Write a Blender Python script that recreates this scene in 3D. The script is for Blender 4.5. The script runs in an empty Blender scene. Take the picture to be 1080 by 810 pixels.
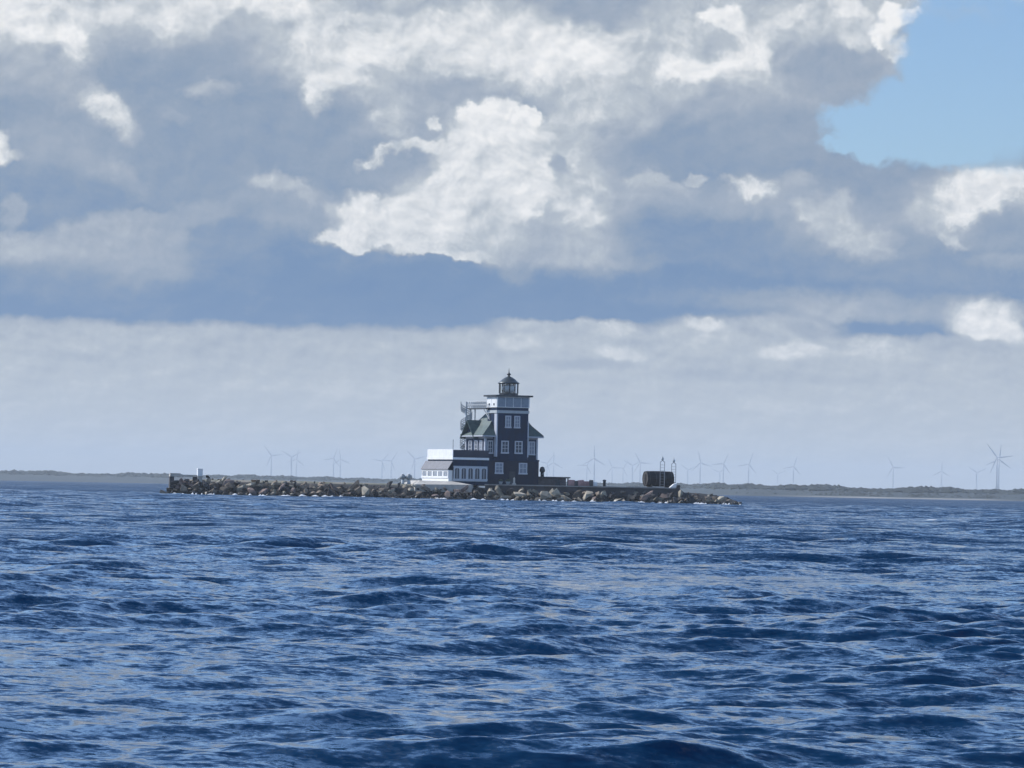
import bpy, bmesh, math, random
import numpy as np
from mathutils import Vector, Matrix
random.seed(7)
C = bpy.context.scene
COL = C.collection
R = math.radians

# ------------------------------------------------------------------ camera
F = 4100.0                      # focal length in photo pixels (1080 wide)
H = 2.0                         # eye height above the sea (m)
ROLL = R(1.1)
PITCH = math.atan(110 / F)
fwd = Vector((0, math.cos(PITCH), math.sin(PITCH)))
up0 = Vector((0, -math.sin(PITCH), math.cos(PITCH)))
rt0 = Vector((1, 0, 0))
rt = rt0 * math.cos(ROLL) + up0 * math.sin(ROLL)
up = up0 * math.cos(ROLL) - rt0 * math.sin(ROLL)
cd = bpy.data.cameras.new('camera')
cam = bpy.data.objects.new('camera', cd)
COL.objects.link(cam)
M3 = Matrix((rt, up, -fwd)).transposed()
cam.matrix_world = Matrix.Translation((0, 0, H)) @ M3.to_4x4()
cd.sensor_width = 36.0
cd.lens = F * 36 / 1080
cd.clip_start = 0.5
cd.clip_end = 60000
C.camera = cam


def ray(px, py):
    return fwd * F + rt * (px - 540) - up * (py - 405)


def at(px, py, Y):
    d = ray(px, py)
    return Vector((0, 0, H)) + d * (Y / d.y)


def hor(px):
    return 515 + (px - 540) * math.tan(ROLL)


# ------------------------------------------------------------------ render settings
C.render.engine = 'CYCLES'
C.view_settings.view_transform = 'Standard'
C.view_settings.look = 'None'
C.view_settings.gamma = 1.0
C.view_settings.use_curve_mapping = False
C.view_settings.exposure = 0.04
C.cycles.max_bounces = 6
C.cycles.diffuse_bounces = 2
C.cycles.glossy_bounces = 3
C.cycles.transmission_bounces = 4
C.cycles.transparent_max_bounces = 8
C.cycles.volume_bounces = 0
C.cycles.use_denoising = True
C.cycles.denoiser = 'OPENIMAGEDENOISE'
C.cycles.denoising_input_passes = 'RGB_ALBEDO_NORMAL'
C.cycles.use_adaptive_sampling = True
C.cycles.adaptive_threshold = 0.015
C.cycles.adaptive_min_samples = 12
C.cycles.sample_clamp_indirect = 4.0

# ------------------------------------------------------------------ helpers: objects


def tag(o, label=None, cat=None, group=None, kind=None):
    if label: o['label'] = label
    if cat: o['category'] = cat
    if group: o['group'] = group
    if kind: o['kind'] = kind
    return o


def empty(name, loc, rz=0, label=None, cat=None, group=None):
    o = bpy.data.objects.new(name, None)
    o.empty_display_size = 0.3
    COL.objects.link(o)
    o.location = loc
    o.rotation_euler = (0, 0, rz)
    return tag(o, label, cat, group)


class MB:
    """collects shapes in one bmesh"""

    def __init__(s):
        s.bm = bmesh.new()

    def face(s, pts):
        s.bm.faces.new([s.bm.verts.new(p) for p in pts])

    def box(s, x0, x1, y0, y1, z0, z1):
        v = [s.bm.verts.new(p) for p in
             [(x0, y0, z0), (x1, y0, z0), (x1, y1, z0), (x0, y1, z0), (x0, y0, z1), (x1, y0, z1), (x1, y1, z1), (x0, y1, z1)]]
        for f in [(3, 2, 1, 0), (4, 5, 6, 7), (0, 1, 5, 4), (1, 2, 6, 5), (2, 3, 7, 6), (3, 0, 4, 7)]:
            s.bm.faces.new([v[i] for i in f])
        return v

    def bar(s, p0, p1, r, n=8, r1=None):
        p0, p1 = Vector(p0), Vector(p1)
        r1 = r if r1 is None else r1
        z = (p1 - p0).normalized()
        x = z.orthogonal().normalized()
        y = z.cross(x)
        a, b = [], []
        for i in range(n):
            t = 2 * math.pi * i / n
            d = x * math.cos(t) + y * math.sin(t)
            a.append(s.bm.verts.new(p0 + d * r))
            b.append(s.bm.verts.new(p1 + d * r1))
        for i in range(n):
            j = (i + 1) % n
            s.bm.faces.new((a[i], a[j], b[j], b[i]))
        s.bm.faces.new(a[::-1])
        s.bm.faces.new(b)

    def lathe(s, prof, n=16, c=(0, 0, 0), ph=0.0):
        rings = []
        for r, z in prof:
            if r < 1e-4:
                rings.append([s.bm.verts.new((c[0], c[1], c[2] + z))])
            else:
                rings.append([s.bm.verts.new((c[0] + r * math.cos(ph + 2 * math.pi * i / n), c[1] + r * math.sin(ph + 2 * math.pi * i / n), c[2] + z)) for i in range(n)])
        for a, b in zip(rings, rings[1:]):
            for i in range(n):
                j = (i + 1) % n
                q = [a[i % len(a)], a[j % len(a)], b[j % len(b)], b[i % len(b)]]
                u = []
                for v in q:
                    if v not in u: u.append(v)
                if len(u) > 2: s.bm.faces.new(u)
        if len(rings[0]) > 1: s.bm.faces.new(rings[0][::-1])
        if len(rings[-1]) > 1: s.bm.faces.new(rings[-1])

    def prism(s, poly, axis, a, b):
        """poly of 2D points extruded along axis ('x','y','z') from a to b"""
        def p(u, v, w):
            return {'x': (w, u, v), 'y': (u, w, v), 'z': (u, v, w)}[axis]
        A = [s.bm.verts.new(p(u, v, a)) for u, v in poly]
        B = [s.bm.verts.new(p(u, v, b)) for u, v in poly]
        n = len(poly)
        for i in range(n):
            j = (i + 1) % n
            s.bm.faces.new((A[i], A[j], B[j], B[i]))
        s.bm.faces.new(A[::-1])
        s.bm.faces.new(B)

    def build(s, name, m, parent=None, smooth=False, bevel=0.0):
        bmesh.ops.recalc_face_normals(s.bm, faces=s.bm.faces)
        if bevel:
            bmesh.ops.bevel(s.bm, geom=list(s.bm.edges), offset=bevel, segments=1, affect='EDGES', profile=0.5)
        me = bpy.data.meshes.new(name)
        s.bm.to_mesh(me)
        s.bm.free()
        if smooth:
            for p in me.polygons: p.use_smooth = True
        o = bpy.data.objects.new(name, me)
        COL.objects.link(o)
        if m: me.materials.append(m)
        if parent: o.parent = parent
        return o


# ------------------------------------------------------------------ helpers: materials
class NT:
    def __init__(s, tree):
        s.t = tree
        s.n = tree.nodes
        s.l = tree.links

    def new(s, typ, **kw):
        n = s.n.new(typ)
        for k, v in kw.items(): setattr(n, k, v)
        return n

    def set(s, sock, v):
        if v is None: return
        if isinstance(v, bpy.types.NodeSocket): s.l.new(v, sock)
        else: sock.default_value = v

    def math(s, op, a, b=None, c=None, clamp=False):
        n = s.new('ShaderNodeMath', operation=op, use_clamp=clamp)
        s.set(n.inputs[0], a)
        s.set(n.inputs[1], b)
        s.set(n.inputs[2], c)
        return n.outputs[0]

    def vmath(s, op, a, b=None, scale=None):
        n = s.new('ShaderNodeVectorMath', operation=op)
        s.set(n.inputs[0], a)
        s.set(n.inputs[1], b)
        if scale is not None: s.set(n.inputs[3], scale)
        return n.outputs[1] if op in ('LENGTH', 'DISTANCE', 'DOT_PRODUCT') else n.outputs[0]

    def mapr(s, v, a, b, c=0.0, d=1.0, smooth=True):
        n = s.new('ShaderNodeMapRange', interpolation_type='SMOOTHSTEP' if smooth else 'LINEAR', clamp=True)
        s.set(n.inputs[0], v)
        for i, q in zip((1, 2, 3, 4), (a, b, c, d)): s.set(n.inputs[i], q)
        return n.outputs[0]

    def mixf(s, f, a, b):
        n = s.new('ShaderNodeMix', data_type='FLOAT')
        s.set(n.inputs[0], f)
        s.set(n.inputs[2], a)
        s.set(n.inputs[3], b)
        return n.outputs[0]

    def mixc(s, f, a, b, blend='MIX'):
        n = s.new('ShaderNodeMix', data_type='RGBA', blend_type=blend)
        s.set(n.inputs[0], f)
        s.set(n.inputs[6], a)
        s.set(n.inputs[7], b)
        return n.outputs[2]

    def noise(s, vec, scale, detail=4.0, rough=0.5, dist=0.0, color=False, dim='3D', lac=2.0):
        n = s.new('ShaderNodeTexNoise', noise_dimensions=dim)
        s.set(n.inputs['Vector'], vec)
        n.inputs['Scale'].default_value = scale
        n.inputs['Detail'].default_value = detail
        n.inputs['Roughness'].default_value = rough
        n.inputs['Lacunarity'].default_value = lac
        n.inputs['Distortion'].default_value = dist
        return n.outputs['Color'] if color else n.outputs['Fac']

    def ramp(s, f, stops, interp='LINEAR'):
        n = s.new('ShaderNodeValToRGB')
        s.set(n.inputs[0], f)
        cr = n.color_ramp
        cr.interpolation = interp
        while len(cr.elements) < len(stops): cr.elements.new(0.5)
        for e, (p, c) in zip(cr.elements, stops):
            e.position = p
            e.color = c if len(c) == 4 else (*c, 1)
        return n.outputs[0]


def srgb(*c):
    return tuple(((v / 255) / 12.92 if v / 255 <= 0.04045 else ((v / 255 + 0.055) / 1.055) ** 2.4) for v in c)


def mat(name, col, rough=0.7, vary=0.25, scale=3.0, col2=None, metallic=0.0, bump=0.0, bscale=None, spec=0.5, streak=None):
    """weathered paint / stone / metal: two tones mixed by noise, with optional bump"""
    m = bpy.data.materials.new(name)
    m.use_nodes = True
    t = NT(m.node_tree)
    b = t.n['Principled BSDF']
    tc = t.new('ShaderNodeTexCoord')
    v = tc.outputs['Object']
    if streak:
        mp = t.new('ShaderNodeMapping')
        t.l.new(v, mp.inputs[0])
        mp.inputs['Scale'].default_value = streak
        v = mp.outputs[0]
    n = t.noise(v, scale, 5.0, 0.6)
    c2 = col2 or tuple(x * (1 - vary) for x in col)
    f = t.mapr(n, 0.35, 0.65)
    t.l.new(t.mixc(f, (*col, 1), (*c2, 1)), b.inputs['Base Color'])
    b.inputs['Roughness'].default_value = rough
    b.inputs['Metallic'].default_value = metallic
    b.inputs['Specular IOR Level'].default_value = spec
    if bump:
        bn = t.new('ShaderNodeBump')
        bn.inputs['Strength'].default_value = 1.0
        bn.inputs['Distance'].default_value = bump
        t.l.new(t.noise(tc.outputs['Object'], bscale or scale * 3, 5.0, 0.6), bn.inputs['Height'])
        t.l.new(bn.outputs[0], b.inputs['Normal'])
    return m


def boards(name, col, pitch=0.18, vertical=False, rough=0.75):
    """horizontal (or vertical) timber cladding: a shallow wave bump plus board-to-board tone"""
    m = mat(name, col, rough, 0.45, 0.8, spec=0.2, streak=(1.5, 1.5, 0.35))
    t = NT(m.node_tree)
    b = t.n['Principled BSDF']
    tc = t.new('ShaderNodeTexCoord')
    sx = t.new('ShaderNodeSeparateXYZ')
    t.l.new(tc.outputs['Object'], sx.inputs[0])
    s = sx.outputs[0] if vertical else sx.outputs[2]
    fr = t.math('FRACT', t.math('MULTIPLY', s, 1 / pitch))
    bn = t.new('ShaderNodeBump')
    bn.inputs['Distance'].default_value = 0.02
    t.l.new(fr, bn.inputs['Height'])
    t.l.new(bn.outputs[0], b.inputs['Normal'])
    return m


M = {}
M['wall'] = boards('dark_timber_cladding', (0.004, 0.024, 0.070))
M['base'] = mat('dark_stone_base', (0.006, 0.014, 0.036), 0.85, 0.4, 2.0, (0.016, 0.019, 0.036), bump=0.03, spec=0.2)
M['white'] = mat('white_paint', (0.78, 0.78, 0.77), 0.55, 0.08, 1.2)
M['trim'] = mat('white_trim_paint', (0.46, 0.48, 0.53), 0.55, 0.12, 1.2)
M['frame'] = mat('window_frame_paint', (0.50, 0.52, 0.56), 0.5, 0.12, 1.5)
M['roof'] = mat('weathered_copper_roof', (0.055, 0.098, 0.09), 0.6, 0.3, 1.2, (0.028, 0.055, 0.055), bump=0.01, streak=(2, 2, 0.4))
M['slate'] = mat('grey_felt_roof', (0.20, 0.20, 0.22), 0.8, 0.2, 2.0)
M['iron'] = mat('dark_painted_iron', (0.025, 0.03, 0.04), 0.45, 0.3, 3.0, metallic=0.2)
M['steel'] = mat('galvanised_steel', (0.40, 0.43, 0.46), 0.5, 0.2, 3.0, metallic=0.2)
M['concrete'] = mat('pale_concrete', (0.50, 0.47, 0.42), 0.9, 0.25, 0.8, bump=0.02)
M['shadecon'] = mat('shade_darkened_concrete', (0.065, 0.06, 0.065), 0.85, 0.4, 0.7, bump=0.03)  # deep shade of the quay front put into the concrete's colour
M['ground'] = mat('gravel_ground', (0.24, 0.21, 0.17), 0.95, 0.4, 0.8, (0.10, 0.11, 0.07), bump=0.05)
M['stone'] = mat('grey_brown_stone', (0.10, 0.085, 0.085), 0.9, 0.4, 1.2, bump=0.04)
M['pink'] = mat('reddish_stone', (0.46, 0.26, 0.24), 0.85, 0.35, 1.5, bump=0.03)
M['tar'] = boards('dark_stained_staves', (0.010, 0.010, 0.015), 0.14, False, 0.7)
M['woodend'] = mat('weathered_planks', (0.045, 0.038, 0.036), 0.7, 0.3, 2.0, streak=(6, 6, 0.5))
M['turb'] = mat('turbine_white', (0.52, 0.53, 0.55), 0.5, 0.05, 0.05)
M['pale'] = mat('pale_grey_paint', (0.42, 0.45, 0.46), 0.6, 0.15, 2.0)
M['mast'] = mat('dull_grey_mast_steel', (0.20, 0.22, 0.25), 0.6, 0.2, 3.0)
M['shaded_panel'] = mat('shaded_white_panel', (0.22, 0.26, 0.31), 0.6, 0.15, 2.0)  # white parapet panels with the front's shade painted into the colour
M['foam'] = mat('sea_foam', (0.75, 0.78, 0.82), 0.8, 0.3, 3.0)
M['plant'] = mat('dull_green_leaves', (0.05, 0.08, 0.03), 0.8, 0.4, 4.0)


def glass(name, tint=(0.03, 0.045, 0.07), rough=0.05):
    m = bpy.data.materials.new(name)
    m.use_nodes = True
    t = NT(m.node_tree)
    b = t.n['Principled BSDF']
    tc = t.new('ShaderNodeTexCoord')
    n = t.noise(tc.outputs['Object'], 0.8, 2.0)
    t.l.new(t.mixc(n, (*[c * 1.5 for c in tint], 1), (*[c * 0.6 for c in tint], 1)), b.inputs['Base Color'])
    b.inputs['Roughness'].default_value = rough
    b.inputs['IOR'].default_value = 1.52
    bn = t.new('ShaderNodeBump')
    bn.inputs['Distance'].default_value = 0.01
    t.l.new(t.noise(tc.outputs['Object'], 0.7, 2.0), bn.inputs['Height'])
    t.l.new(bn.outputs[0], b.inputs['Normal'])
    return m


M['glass'] = glass('window_glass')
M['blind'] = glass('window_glass_over_pale_blind', (0.20, 0.23, 0.28), 0.15)


def clear_glass(name):
    m = bpy.data.materials.new(name)
    m.use_nodes = True
    t = NT(m.node_tree)
    for n in list(t.n):
        if n.type == 'BSDF_PRINCIPLED': t.n.remove(n)
    out = [n for n in t.n if n.type == 'OUTPUT_MATERIAL'][0]
    tr = t.new('ShaderNodeBsdfTransparent')
    tr.inputs[0].default_value = (0.93, 0.95, 0.96, 1)
    gl = t.new('ShaderNodeBsdfGlossy')
    gl.inputs['Roughness'].default_value = 0.03
    fr = t.new('ShaderNodeFresnel')
    mx = t.new('ShaderNodeMixShader')
    t.l.new(fr.outputs[0], mx.inputs[0])
    t.l.new(tr.outputs[0], mx.inputs[1])
    t.l.new(gl.outputs[0], mx.inputs[2])
    t.l.new(mx.outputs[0], out.inputs['Surface'])
    return m


M['clear'] = clear_glass('lantern_glass')

# ------------------------------------------------------------------ sky, clouds and sun
SUN_EL, SUN_AZ = R(37), R(-68)          # azimuth clockwise from +Y: the sun stands left, a little behind the island
W = bpy.data.worlds.new('World')
C.world = W
W.use_nodes = True
t = NT(W.node_tree)
for n in list(t.n): t.n.remove(n)
out = t.new('ShaderNodeOutputWorld')
bg = t.new('ShaderNodeBackground')
bg.inputs['Strength'].default_value = 0.10
t.l.new(bg.outputs[0], out.inputs[0])
sky = t.new('ShaderNodeTexSky', sky_type='NISHITA')
sky.sun_disc = False
sky.sun_elevation = SUN_EL
sky.sun_rotation = SUN_AZ % (2 * math.pi)
sky.air_density = 1.0
sky.dust_density = 0.3
sky.ozone_density = 1.6
tc = t.new('ShaderNodeTexCoord')
D = t.vmath('MULTIPLY', t.vmath('ABSOLUTE', tc.outputs['Generated']), (0, 0, 1))
D = t.vmath('ADD', t.vmath('MULTIPLY', tc.outputs['Generated'], (1, 1, 0)), D)     # below the horizon: mirrored sky, as on water
t.l.new(D, sky.inputs['Vector'])
sp = t.new('ShaderNodeSeparateXYZ')
t.l.new(D, sp.inputs[0])
DEG = 180 / math.pi
az = t.math('MULTIPLY', t.math('ARCTAN2', sp.outputs[0], sp.outputs[1]), DEG)
el = t.math('MULTIPLY', t.math('ARCSINE', sp.outputs[2]), DEG)
cmb = t.new('ShaderNodeCombineXYZ')
t.l.new(az, cmb.inputs[0])
t.l.new(el, cmb.inputs[1])
P0 = cmb.outputs[0]                      # azimuth, elevation in degrees

# domain warp: a broad drift and a fine cauliflower edge
w1 = t.vmath('SUBTRACT', t.noise(P0, 0.9, 3.0, 0.55, color=True), (0.5, 0.5, 0.5))
w2 = t.vmath('SUBTRACT', t.noise(P0, 3.2, 6.0, 0.62, color=True), (0.5, 0.5, 0.5))
P1 = t.vmath('ADD', P0, t.vmath('SCALE', t.vmath('MULTIPLY', w1, (0.70, 0.45, 0)), scale=t.mapr(el, 1.8, 3.6, 0.35, 1.0)))
lowk = t.mapr(el, 1.8, 3.6, 0.40, 1.0)
P = t.vmath('ADD', P1, t.vmath('SCALE', t.vmath('MULTIPLY', w2, (0.55, 0.42, 0)), scale=lowk))


def ae(px, py):
    d = ray(px, py).normalized()
    return math.degrees(math.atan2(d.x, d.y)), math.degrees(math.asin(d.z))


PXD = F * math.radians(1)               # photo pixels per degree


def blobmask(px, py, rx, ry, rot, soft, coord):
    a, e = ae(px, py)
    mp = t.new('ShaderNodeMapping', vector_type='TEXTURE')
    t.l.new(coord, mp.inputs[0])
    mp.inputs['Location'].default_value = (a, e, 0)
    mp.inputs['Rotation'].default_value = (0, 0, R(-rot) - ROLL)
    mp.inputs['Scale'].default_value = (rx / PXD, ry / PXD, 1e6)
    ln = t.vmath('LENGTH', mp.outputs[0])
    return t.mapr(ln, 1 + soft * 0.45, 1 - soft * 0.75, 0.0, 1.0)


# vertical profile of the overcast (elevation -> brightness); bank of pale cloud under the dark base
fc = t.new('ShaderNodeFloatCurve')
sy = t.new('ShaderNodeSeparateXYZ')
t.l.new(P, sy.inputs[0])
t.l.new(t.math('MULTIPLY', sy.outputs[1], 1 / 8.0, clamp=True), fc.inputs[1])
prof = [(515, .70), (470, .70), (420, .67), (380, .63), (352, .60), (343, .12), (300, .10), (262, .22), (200, .30), (140, .34), (90, .42), (50, .58), (0, .60)]
cv = fc.mapping.curves[0]
pts = []
for y, v in prof:
    pts.append((max(0, min(1, ae(540, y)[1] / 8.0)), v))
while len(cv.points) < len(pts): cv.points.new(0.5, 0.5)
for p, (x, y) in zip(cv.points, sorted(pts)):
    p.location = (x, y)
    p.handle_type = 'VECTOR'
fc.mapping.update()
V = fc.outputs[0]
# a soft large-scale mottling
n1 = t.noise(P0, 0.55, 5.0, 0.55)
V = t.math('ADD', V, t.math('MULTIPLY', t.math('SUBTRACT', n1, 0.5), t.mapr(el, 2.0, 3.2, 0.10, 0.30)))

BLOBS = [
    # px, py, rx, ry, rot, target, softness, opacity
    (20, 15, 75, 42, 0, .93, .9, 1), (76, 38, 24, 44, 10, .95, .6, 1), (150, 12, 120, 32, 0, .76, .9, .9), (205, 20, 95, 22, -24, .86, .8, .9),
    (300, 6, 42, 18, 0, .95, .7, 1), (268, 35, 40, 16, 0, .62, .8, .8), (30, 75, 80, 30, 10, .5, .9, .8), (150, 80, 60, 42, 0, .30, .9, .9), (240, 92, 110, 55, 0, .33, .9, .9),
    (80, 100, 90, 20, 25, .55, .9, .9), (118, 122, 36, 15, 40, .82, .7, 1), (222, 98, 28, 12, 0, .64, .8, 1), (188, 124, 14, 8, 0, .5, .8, 1),
    (30, 130, 70, 30, 0, .33, .9, .8), (5, 158, 14, 18, 0, .92, .5, 1), (22, 165, 14, 6, 0, .8, .7, 1), (75, 160, 70, 32, 10, .44, .9, .9), (130, 186, 30, 15, 30, .54, .7, 1),
    (70, 205, 100, 28, 0, .25, .9, .9), (270, 160, 130, 60, 0, .31, .9, .9),
    (15, 222, 16, 18, 0, .46, .6, 1), (110, 265, 78, 42, 0, .52, .30, 1), (165, 238, 50, 18, 10, .5, .4, .9), (18, 268, 36, 26, 20, .56, .4, 1), (205, 225, 45, 16, -15, .42, .5, .9),
    (160, 275, 60, 25, 0, .46, .8, .8), (60, 300, 120, 26, 0, .22, .9, .9),
    (300, 214, 62, 28, 15, .42, .8, .9), (285, 190, 27, 12, 0, .64, .7, 1), (320, 202, 36, 10, 28, .56, .7, 1), (340, 218, 14, 16, 0, .5, .7, .9),
    (390, 55, 120, 52, 0, .80, .8, 1), (335, 95, 20, 26, 25, .86, .6, 1), (380, 70, 45, 24, -15, .90, .8, 1), (470, 40, 90, 26, 0, .82, .8, 1),
    (510, 28, 50, 24, 0, .9, .8, .9), (560, 55, 120, 42, 0, .84, .8, 1), (600, 65, 66, 30, 0, .94, .8, 1), (625, 62, 18, 12, 0, 1.0, .7, 1), (640, 8, 90, 22, 0, .42, .8, 1), (420, 4, 60, 12, 0, .6, .8, .9),
    (375, 150, 55, 50, 0, .34, .8, .9), (455, 100, 80, 24, 10, .56, .8, .9), (470, 95, 40, 16, 0, .46, .9, .9), (425, 130, 50, 26, 0, .52, .9, .9),
    (412, 122, 20, 18, 0, .72, .7, .9), (398, 162, 25, 9, -42, .82, .6, 1), (440, 150, 30, 9, 0, .78, .6, 1), (455, 128, 8, 8, 0, .8, .6, 1), (422, 178, 30, 22, 0, .38, .7, .95),
    (630, 140, 72, 66, 0, .72, .5, 1), (590, 190, 70, 70, 0, .70, .6, 1), (650, 205, 60, 60, 0, .74, .4, 1), (640, 262, 70, 36, 0, .62, .5, .95), (560, 258, 60, 32, 0, .56, .7, .95), (545, 285, 22, 14, 0, .42, .7, .9),
    (520, 175, 72, 62, 0, .86, .3, 1), (522, 128, 40, 26, -10, .93, .3, 1), (555, 122, 16, 13, 0, 1.0, .4, 1), (430, 230, 88, 30, 0, .86, .3, 1), (374, 247, 42, 15, -8, .89, .35, 1), (485, 215, 75, 42, 0, .86, .5, 1),
    (470, 262, 60, 8, 0, .85, .5, .9), (588, 172, 20, 15, 40, .42, .7, .95), (510, 232, 36, 14, -20, .72, .8, .8), (525, 250, 36, 20, 0, .66, .8, .9), (560, 150, 22, 22, 0, .84, .9, .8), (557, 218, 14, 18, 0, .95, .7, 1), (612, 226, 30, 14, 0, .86, .7, .9), (655, 192, 16, 9, 0, .5, .8, .8), (615, 165, 26, 12, 30, .84, .7, .9), (570, 245, 24, 8, 0, .5, .8, .8),
    (700, 60, 60, 45, 0, .74, .8, 1), (735, 40, 70, 45, 0, .72, .8, 1), (720, 72, 34, 14, -5, .96, .7, 1), (768, 70, 48, 13, -10, .95, .7, 1), (798, 52, 18, 18, 0, .98, .7, 1), (775, 24, 34, 11, 45, .95, .7, 1), (755, 12, 16, 9, 0, .96, .7, 1), (750, 45, 22, 14, 0, .6, .9, .9),
    (835, 30, 50, 34, 0, .70, .7, 1), (832, 22, 22, 9, -20, .82, .7, .9), (795, 85, 60, 16, 0, .74, .9, .9),
    (878, 72, 60, 34, 0, .42, .8, 1), (800, 118, 120, 24, 0, .52, .9, .9), (905, 92, 46, 26, 10, .42, .7, 1), (740, 160, 125, 38, 0, .30, .8, 1), (830, 140, 70, 30, 0, .36, .8, 1),
    (898, 28, 34, 24, 20, .74, .5, 1), (888, 10, 24, 8, 15, .9, .6, 1), (946, 18, 22, 14, -10, 1.0, .4, 1), (934, 42, 17, 13, 30, 1.0, .5, 1), (945, 55, 12, 14, 0, .8, .6, .9), (905, 48, 16, 9, 0, .74, .7, .9),
    (860, 190, 70, 40, 0, .32, .7, 1), (935, 190, 50, 24, 0, .30, .5, .95), (690, 215, 62, 26, 0, .50, .5, .95), (728, 184, 16, 6, 0, .66, .6, 1), (690, 190, 40, 8, 5, .6, .7, .9), (720, 250, 75, 38, 0, .20, .8, 1),
    (800, 208, 62, 24, 0, .46, .7, .9), (885, 238, 85, 36, 15, .48, .7, .9), (1025, 222, 85, 44, 0, .52, .7, .9),
    (800, 200, 25, 14, 0, .92, .8, 1), (774, 190, 14, 6, 10, .7, .8, 1), (803, 213, 8, 7, 0, .6, .8, .9), (845, 190, 20, 10, 0, .5, .7, .9), (855, 228, 26, 12, 30, .66, .6, 1), (880, 222, 24, 18, 20, .66, .8, 1), (905, 255, 36, 20, 10, .70, .8, 1), (930, 268, 18, 9, 0, .66, .8, 1), (880, 248, 30, 12, 20, .66, .7, .9),
    (1000, 225, 52, 24, -5, .70, .6, 1), (1035, 203, 56, 26, -14, .90, .75, 1), (1065, 190, 36, 14, 0, .92, .6, 1), (1020, 230, 26, 12, -10, .92, .6, 1), (1055, 245, 44, 22, 0, .34, .7, 1), (1000, 255, 20, 8, 20, .66, .7, .9), (1060, 278, 40, 10, 0, .5, .8, .9),
    (960, 290, 150, 20, 0, .26, .9, .9), (720, 300, 200, 20, 0, .13, .9, .9),
    (900, 322, 200, 16, 0, .40, .9, .9), (640, 345, 40, 11, 0, .70, .5, 1), (575, 345, 60, 9, 0, .62, .6, 1), (735, 352, 60, 20, 0, .64, .6, 1), (742, 342, 24, 8, 10, .80, .6, 1), (830, 345, 60, 14, 0, .60, .7, 1), (880, 325, 60, 12, 0, .56, .7, .9), (655, 372, 32, 9, 0, .78, .6, 1), (545, 362, 24, 10, 0, .78, .6, .9), (835, 370, 44, 10, -5, .80, .7, 1), (920, 365, 50, 14, 0, .72, .7, .9), (850, 347, 22, 10, 20, .42, .8, .9), (620, 384, 60, 6, 0, .5, .8, .8), (800, 398, 120, 7, 0, .54, .8, .8), (950, 330, 60, 10, 0, .42, .8, .9),
    (1042, 335, 44, 25, 0, .86, .7, 1), (1050, 348, 40, 14, 10, .9, .6, 1), (1010, 360, 50, 8, 0, .56, .8, .9), (820, 428, 60, 9, 0, .72, .8, .8), (200, 370, 220, 14, 0, .64, .9, .8), (60, 375, 60, 5, 0, .54, .8, .8), (330, 410, 160, 9, 0, .70, .9, .8), (450, 395, 60, 7, 0, .70, .8, .8), (260, 372, 120, 8, 0, .56, .9, .7),
]
for (px, py, rx, ry, rot, tg, soft, op) in BLOBS:
    cz = t.new('ShaderNodeCombineXYZ')       # carries V along in z so that the layers are evaluated one after another
    t.l.new(sy.outputs[0], cz.inputs[0])
    t.l.new(sy.outputs[1], cz.inputs[1])
    t.l.new(V, cz.inputs[2])
    g = blobmask(px, py, rx, ry, rot, soft, cz.outputs[0])
    if op < 1: g = t.math('MULTIPLY', g, op)
    V = t.mixf(g, V, tg)

# self-shading of the puffs: the same fine noise sampled again towards the light
SH = (-0.10, 0.14, 0)
cs_ = t.new('ShaderNodeCombineXYZ')              # cloud rows close up towards the horizon
s1 = t.new('ShaderNodeSeparateXYZ')
t.l.new(P1, s1.inputs[0])
t.l.new(s1.outputs[0], cs_.inputs[0])
e1 = t.math('MAXIMUM', s1.outputs[1], 0.0)
t.l.new(t.math('ADD', e1, t.math('MULTIPLY', t.math('LOGARITHM', t.math('ADD', e1, 0.35), math.e), 1.3)), cs_.inputs[1])
PS = cs_.outputs[0]
na = t.noise(PS, 1.7, 7.0, 0.60)
nb = t.noise(t.vmath('ADD', PS, SH), 1.7, 7.0, 0.60)
def billow(vec):
    vo = t.new('ShaderNodeTexVoronoi', voronoi_dimensions='2D', feature='F1', normalize=True)
    t.set(vo.inputs['Vector'], vec)
    vo.inputs['Scale'].default_value = 1.5
    vo.inputs['Detail'].default_value = 3.0
    vo.inputs['Roughness'].default_value = 0.55
    vo.inputs['Lacunarity'].default_value = 2.3
    return vo.outputs['Distance']


PB = t.vmath('ADD', PS, t.vmath('SCALE', w2, scale=0.22))
ba = billow(PB)
bb = billow(t.vmath('ADD', PB, (-0.07, 0.13, 0)))
emb = t.math('SUBTRACT', na, nb)
kE = t.math('MULTIPLY', t.mapr(V, 0.2, 0.8, 0.25, 0.85), t.mapr(el, 0.6, 3.0, 0.22, 1.0))
V = t.math('ADD', V, t.math('MULTIPLY', emb, t.math('MULTIPLY', kE, 0.5)))
V = t.math('ADD', V, t.math('MULTIPLY', t.math('SUBTRACT', bb, ba), t.math('MULTIPLY', kE, 0.55)))
V = t.math('ADD', V, t.math('MULTIPLY', t.math('SUBTRACT', na, 0.5), t.mapr(el, 0.5, 2.0, 0.06, 0.16)))

# the rest of the sky dome (outside the photographed part): broken cloud
g1 = t.noise(t.vmath('MULTIPLY', D, (1.0, 1.0, 2.2)), 3.0, 7.0, 0.58)
Vg = t.mapr(g1, 0.45, 0.75, 0.45, 1.0)
maskg = t.math('MAXIMUM', t.mapr(g1, 0.52, 0.66), t.mapr(el, 7.0, 3.0))      # the low bank of cloud runs all round the horizon
inwin = t.math('MULTIPLY', t.mapr(el, 12.5, 8.0), t.mapr(t.math('ABSOLUTE', az), 13.0, 8.5))
V = t.mixf(inwin, Vg, V)

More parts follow.
